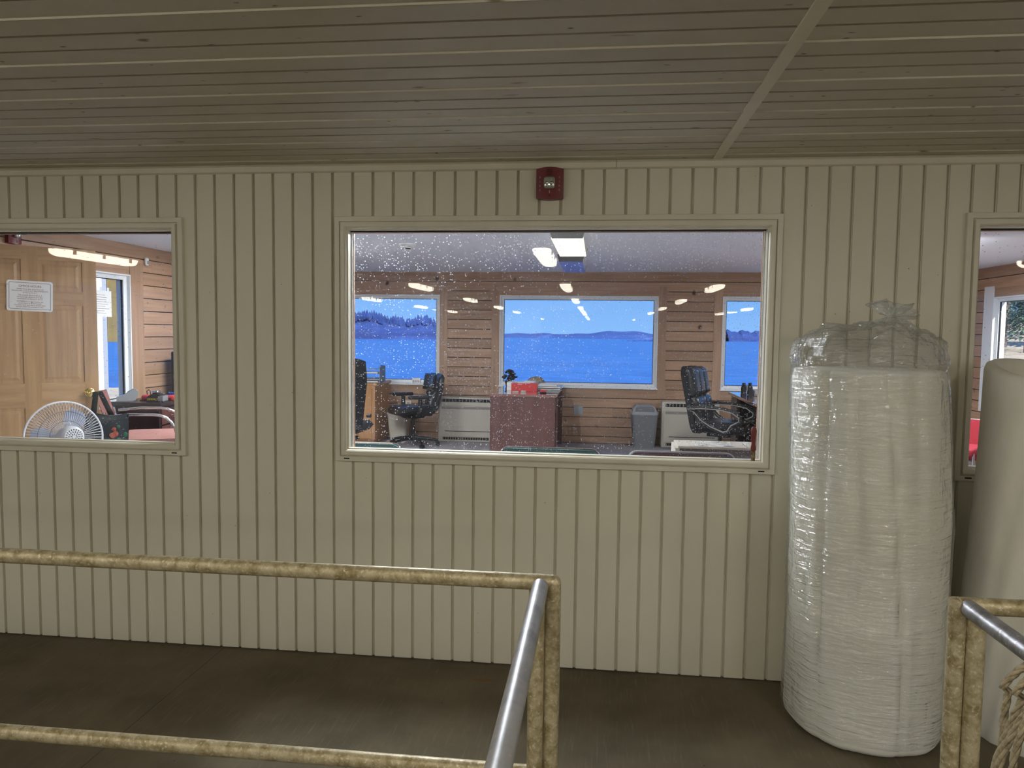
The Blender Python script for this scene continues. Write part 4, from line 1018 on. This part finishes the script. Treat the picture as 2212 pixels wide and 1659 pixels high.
b = BM(); prism(b, [(-.12,0), (.12,0), (.12,.21), (-.08,.225), (-.12,.19)], lambda p, a: (a, p[0], p[1]), .11, .118); obj('side', b, M_gray, t)
b = BM(); prism(b, [(-.12,0), (.12,0), (.12,.21), (-.08,.225), (-.12,.19)], lambda p, a: (a, p[0], p[1]), -.168, -.16); obj('side', b, M_gray, t)
t = thing('desk_calendar', 'small white tilted desk calendar on the island-view window sill', 'calendar', (-2.37, YF+.01, .947))
b = BM(); prism(b, [(-.035,0), (.03,0), (-.003,.075)], lambda p, a: (a, p[0], p[1]), -.055, .055); obj('easel', b, M_paper, t)
for q in range(4): 
    b = BM(); rbox(b, (-.036+.024*q,-.022,.030), (.012,.003,.03), 0, M=Matrix.Rotation(-.4,4,'X')); obj('printed_cell', b, M_grayL, t)

# ------------------------------------------------------------------ right desk with binoculars and radio
t = thing('corner_desk', 'dark desk with panel coloured as if sunlit beside the executive chair', 'desk', (2.26, 8.12, OF))
b = BM(); rbox(b, (0,0,.745), (1.52,1.48,.03), .003); obj('desk_top', b, M_mahogTop, t)
b = BM(); box(b, -.70, .73, .66, .70, 0, .73); obj('back_panel', b, M_espresso, t)
b = BM(); box(b, -.73, -.70, .34, .70, 0, .73); obj('side_panel', b, M_mahog, t)
b = BM(); box(b, -.60, .73, -.70, -.66, 0, .73); obj('front_panel', b, M_mahog, t)
b = BM(); box(b, -.62, -.48, -.25, -.22, 0, .73); obj('sun_tinted_panel', b, mat('sun_tint_wood', (.75,.42,.20), .5, var=((18,18,1.5), (.66,.35,.16), .4, .7)), t)  # sunlight on this panel is put into its wood colour
b = BM(); box(b, .70, .73, -.66, .66, 0, .73); obj('side_panel', b, M_mahog, t)
t = thing('binoculars', 'black binoculars standing on the corner desk', 'binoculars', (1.585, 8.22, OF+.760), .2)
for s in (-1,1):
    b = BM(); lathe(b, [(.030,0), (.030,.03), (.026,.05), (.030,.075), (.028,.105), (.018,.115), (.018,.145), (.014,.146)], 16, (s*.034,0,0)); obj('barrel', b, M_black, t, True)
b = BM(); rbox(b, (0,0,.085), (.04,.02,.045), .005); cyl(b, (0,0,.10), (0,0,.125), .010, n=10); obj('bridge', b, M_gray, t)
t = thing('desk_radio', 'small dark radio beside the binoculars', 'radio', (1.735, 8.30, OF+.760), 0)
b = BM(); rbox(b, (0,0,.035), (.14,.10,.07), .008); obj('case', b, M_gray, t)
b = BM(); rbox(b, (-.02,-.051,.045), (.07,.004,.03), .001); obj('display', b, M_grayL, t)
b = BM(); cyl(b, (.05,-.05,.045), (.05,-.062,.045), .011, n=12); obj('dial', b, M_black, t)

# ------------------------------------------------------------------ pale carton under the window
t = thing('long_carton', 'long dark-sided carton with pale taped top under the middle window', 'box', (.93, 5.0, OF))
b = BM(); box(b, -.40, .60, -.13, .13, 0, .685); obj('carton_body', b, M_cardD, t)
b = BM(); rbox(b, (.10,0,.690), (1.02,.275,.018), .004); lid = obj('lid', b, M_card, t)
b = BM(); box(b, -.425, -.398, -.137, .137, 0, .685); obj('end_wrap', b, M_card, t)
for x0, x1 in ((-.30,-.05), (.02,.04), (.15,.55)):
    b = BM(); grid(b, lambda u, v: Vector((x0+(x1-x0)*u, -.12+.2*v, .7000+.004*math.sin(9*u+4*v))), 6, 4); bmesh.ops.solidify(b, geom=b.faces[:], thickness=.0015); obj('torn_paper', b, M_white, lid)

# ------------------------------------------------------------------ outdoors: sea, shores, sunlit bank with evergreens
SEA = -4.4
M_sea = mat('sea_water', (.028,.135,.43), .35, var=[((.02,.09,1), (.016,.095,.34), .42, .62), ((.25,1.1,1), (.06,.21,.58), .48, .62)], bump=((.5,1.6,1), .5, .4))
b = BM(); g = grid(b, lambda u, v: Vector(((u-.5)*2*(200+6800*v**2), 12.5+6000*v**3, SEA)), 24, 40)
tag(obj('sea', b, M_sea), 'blue rippled sea beyond the office windows', 'sea', kind='structure')
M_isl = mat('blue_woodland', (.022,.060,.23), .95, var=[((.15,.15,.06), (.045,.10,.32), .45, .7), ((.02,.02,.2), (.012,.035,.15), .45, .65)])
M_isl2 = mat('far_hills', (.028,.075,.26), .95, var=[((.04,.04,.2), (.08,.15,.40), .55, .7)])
def ridge(name, label, y, x0, x1, hfn, m, n=160, depth=120, par=None):
    b = BM(); A = []; 
    for i in range(n+1):
        x = x0+(x1-x0)*i/n; h = hfn(x, i/n)
        A.append([b.verts.new((x, y, SEA-.5)), b.verts.new((x, y+depth*.06, SEA+h*.55)), b.verts.new((x, y+depth*.18, SEA+h)), b.verts.new((x, y+depth, SEA-.5))])
    for p, q in zip(A, A[1:]):
        for k in range(3): b.faces.new((p[k], q[k], q[k+1], p[k+1]))
    return tag(obj(name, b, m, par), label, 'shore', kind='structure')
IY = 560.
def h_isl(x, u): return 17.5-6.0*max(0, (x+185)/70)+1.2*math.sin(x*.13)+.8*math.sin(x*.31)
isl = ridge('wooded_island', 'blue wooded island seen through the left sea-view window', IY, -330, -88, lambda x, u: max(.5, h_isl(x, u))*min(1, (1-u)*9), M_isl)
b = BM()
for q in range(520):
    x = random.uniform(-300, -96); h = h_isl(x, 0)
    r_ = random.uniform(.7,1.5); hh = random.uniform(2.2,5.2); yy = IY+random.uniform(12,24)
    lathe(b, [(r_,-2.5), (r_*.8,hh*.35), (.12,hh)], 5, (x, yy, SEA+h*(.93+random.uniform(-.04,.06))), cap1=False)
o = obj('spruce_tops', b, M_isl, isl); o['kind'] = 'stuff'
ridge('far_hills', 'low blue hills on the far shore in the middle window', 900., -180, 560, lambda x, u: 6.0+2.2*math.sin(x*.021+1)+1.4*math.sin(x*.053)+.6*math.sin(x*.17)+max(0,(x-330)/60)**1.2, M_isl2)
ridge('rocky_islet', 'thin dark islet before the far hills', 640., 20, 84, lambda x, u: 1.3*math.sin(PI*u)+.35*math.sin(x*1.3), M_isl, 60, 20)
b = BM()
ridge('wooded_point', 'blue wooded point in the right sea-view window', 760., 128, 420, lambda x, u: 10.5+1.0*math.sin(x*.4)+.7*math.sin(x*.93)-2*u, M_isl)
b.free()
# bank at the right
M_bank = mat('dry_grass_bank', (.62,.52,.36), .95, var=[((1.2,1.2,1), (.42,.36,.26), .4, .65), ((6,6,6), (.72,.64,.48), .5, .7)])
b = BM(); grid(b, lambda u, v: Vector((max(4.5, .40*(-40+120*v))+70*u, -40+120*v, -.45+.052*max(0, 70*u+max(0, -46+120*v)-8)*(v > .34)+.25*math.sin(u*31)*math.sin(v*47)*min(1, u*6))), 40, 40)
tag(obj('grass_bank', b, M_bank), 'sunlit dry grass bank outside the right side window', 'ground', kind='structure')
M_ever = mat('evergreen_needles', (.10,.17,.10), .8, var=((1.5,1.5,1.5), (.24,.32,.20), .45, .7)); M_bark = mat('tree_bark', (.16,.13,.11), .9)
def evergreen(x, y, z, h, r, sd, label):
    rnd = random.Random(sd); t = thing('evergreen_tree', label, 'tree', (x, y, z), group='evergreens on the bank')
    b = BM(); tube(b, [(0,0,-.4), (0,0,h*.95)], [h*.025,h*.004], 7); obj('trunk', b, M_bark, t)
    b = BM()
    for q in range(2200):
        k = rnd.random()**.8; zz = h*(.12+.88*k); rad = r*(1-k)*(.35+.65*rnd.random())+.05; a = rnd.uniform(0,2*PI)
        c_ = Vector((rad*math.cos(a), rad*math.sin(a), zz-.25*rad)); s_ = .05*h/4+.08*rnd.random()
        d1 = Vector((math.cos(a), math.sin(a), -.35+rnd.uniform(-.3,.3))).normalized()*s_*1.6; d2_ = Vector((-math.sin(a), math.cos(a), rnd.uniform(-.5,.5))).normalized()*s_*.7
        v = [b.verts.new(c_-d1*.5-d2_*.3), b.verts.new(c_-d1*.2+d2_), b.verts.new(c_+d1), b.verts.new(c_-d1*.2-d2_)]; b.faces.new(v)
    o = obj('crown', b, M_ever, t); o['kind'] = 'stuff'
tl = ['broad evergreen nearest the right side window frame', 'tall evergreen in the middle of the bank view', 'slim evergreen at the back of the bank', 'bushy evergreen towards the picture edge', 'dark evergreen between the taller trees', 'leaning evergreen deep in the bank view', 'small evergreen low on the bank']
for q, (x, y_, h, r) in enumerate(((19.3,38.5,7,2.2), (25.5,48,9,2.2), (20.8,43.8,8,1.7), (23.8,39.6,8,2.0), (29,52.5,9,2.6), (29.5,58.5,10,3), (17.4,33,2.4,1.0))):
    evergreen(x, y_, 1.6+.03*(y_-38), h, r, 11+q, tl[q])
# boathouse wall seen through the narrow side window
M_ply = mat('ochre_board', (.50,.36,.12), .7, var=((2,2,6), (.40,.28,.09), .4, .7))
t = thing('notice_board', 'ochre board on white posts outside the narrow side window', 'board', (-7.0, 10.78, -.9))
flatbox('board', M_ply, (-.03,-.75,2.33), (.03,.60,3.9), t)
for y_ in (-.85,.70): flatbox('post', M_frame, (-.05,y_-.05,0), (.05,y_+.05,4.0), t)
flatbox('bottom_rail', M_frame, (-.04,-.8,1.10), (.04,.65,1.20), t)
b = BM(); grid(b, lambda u, v: Vector((-4.6-24*u, -40+68*v, -.45-.5*u)), 8, 8)
tag(obj('gravel_yard', b, M_bank), 'sunlit pale yard outside the narrow side window', 'ground', kind='structure')
bpy.context.view_layer.update()
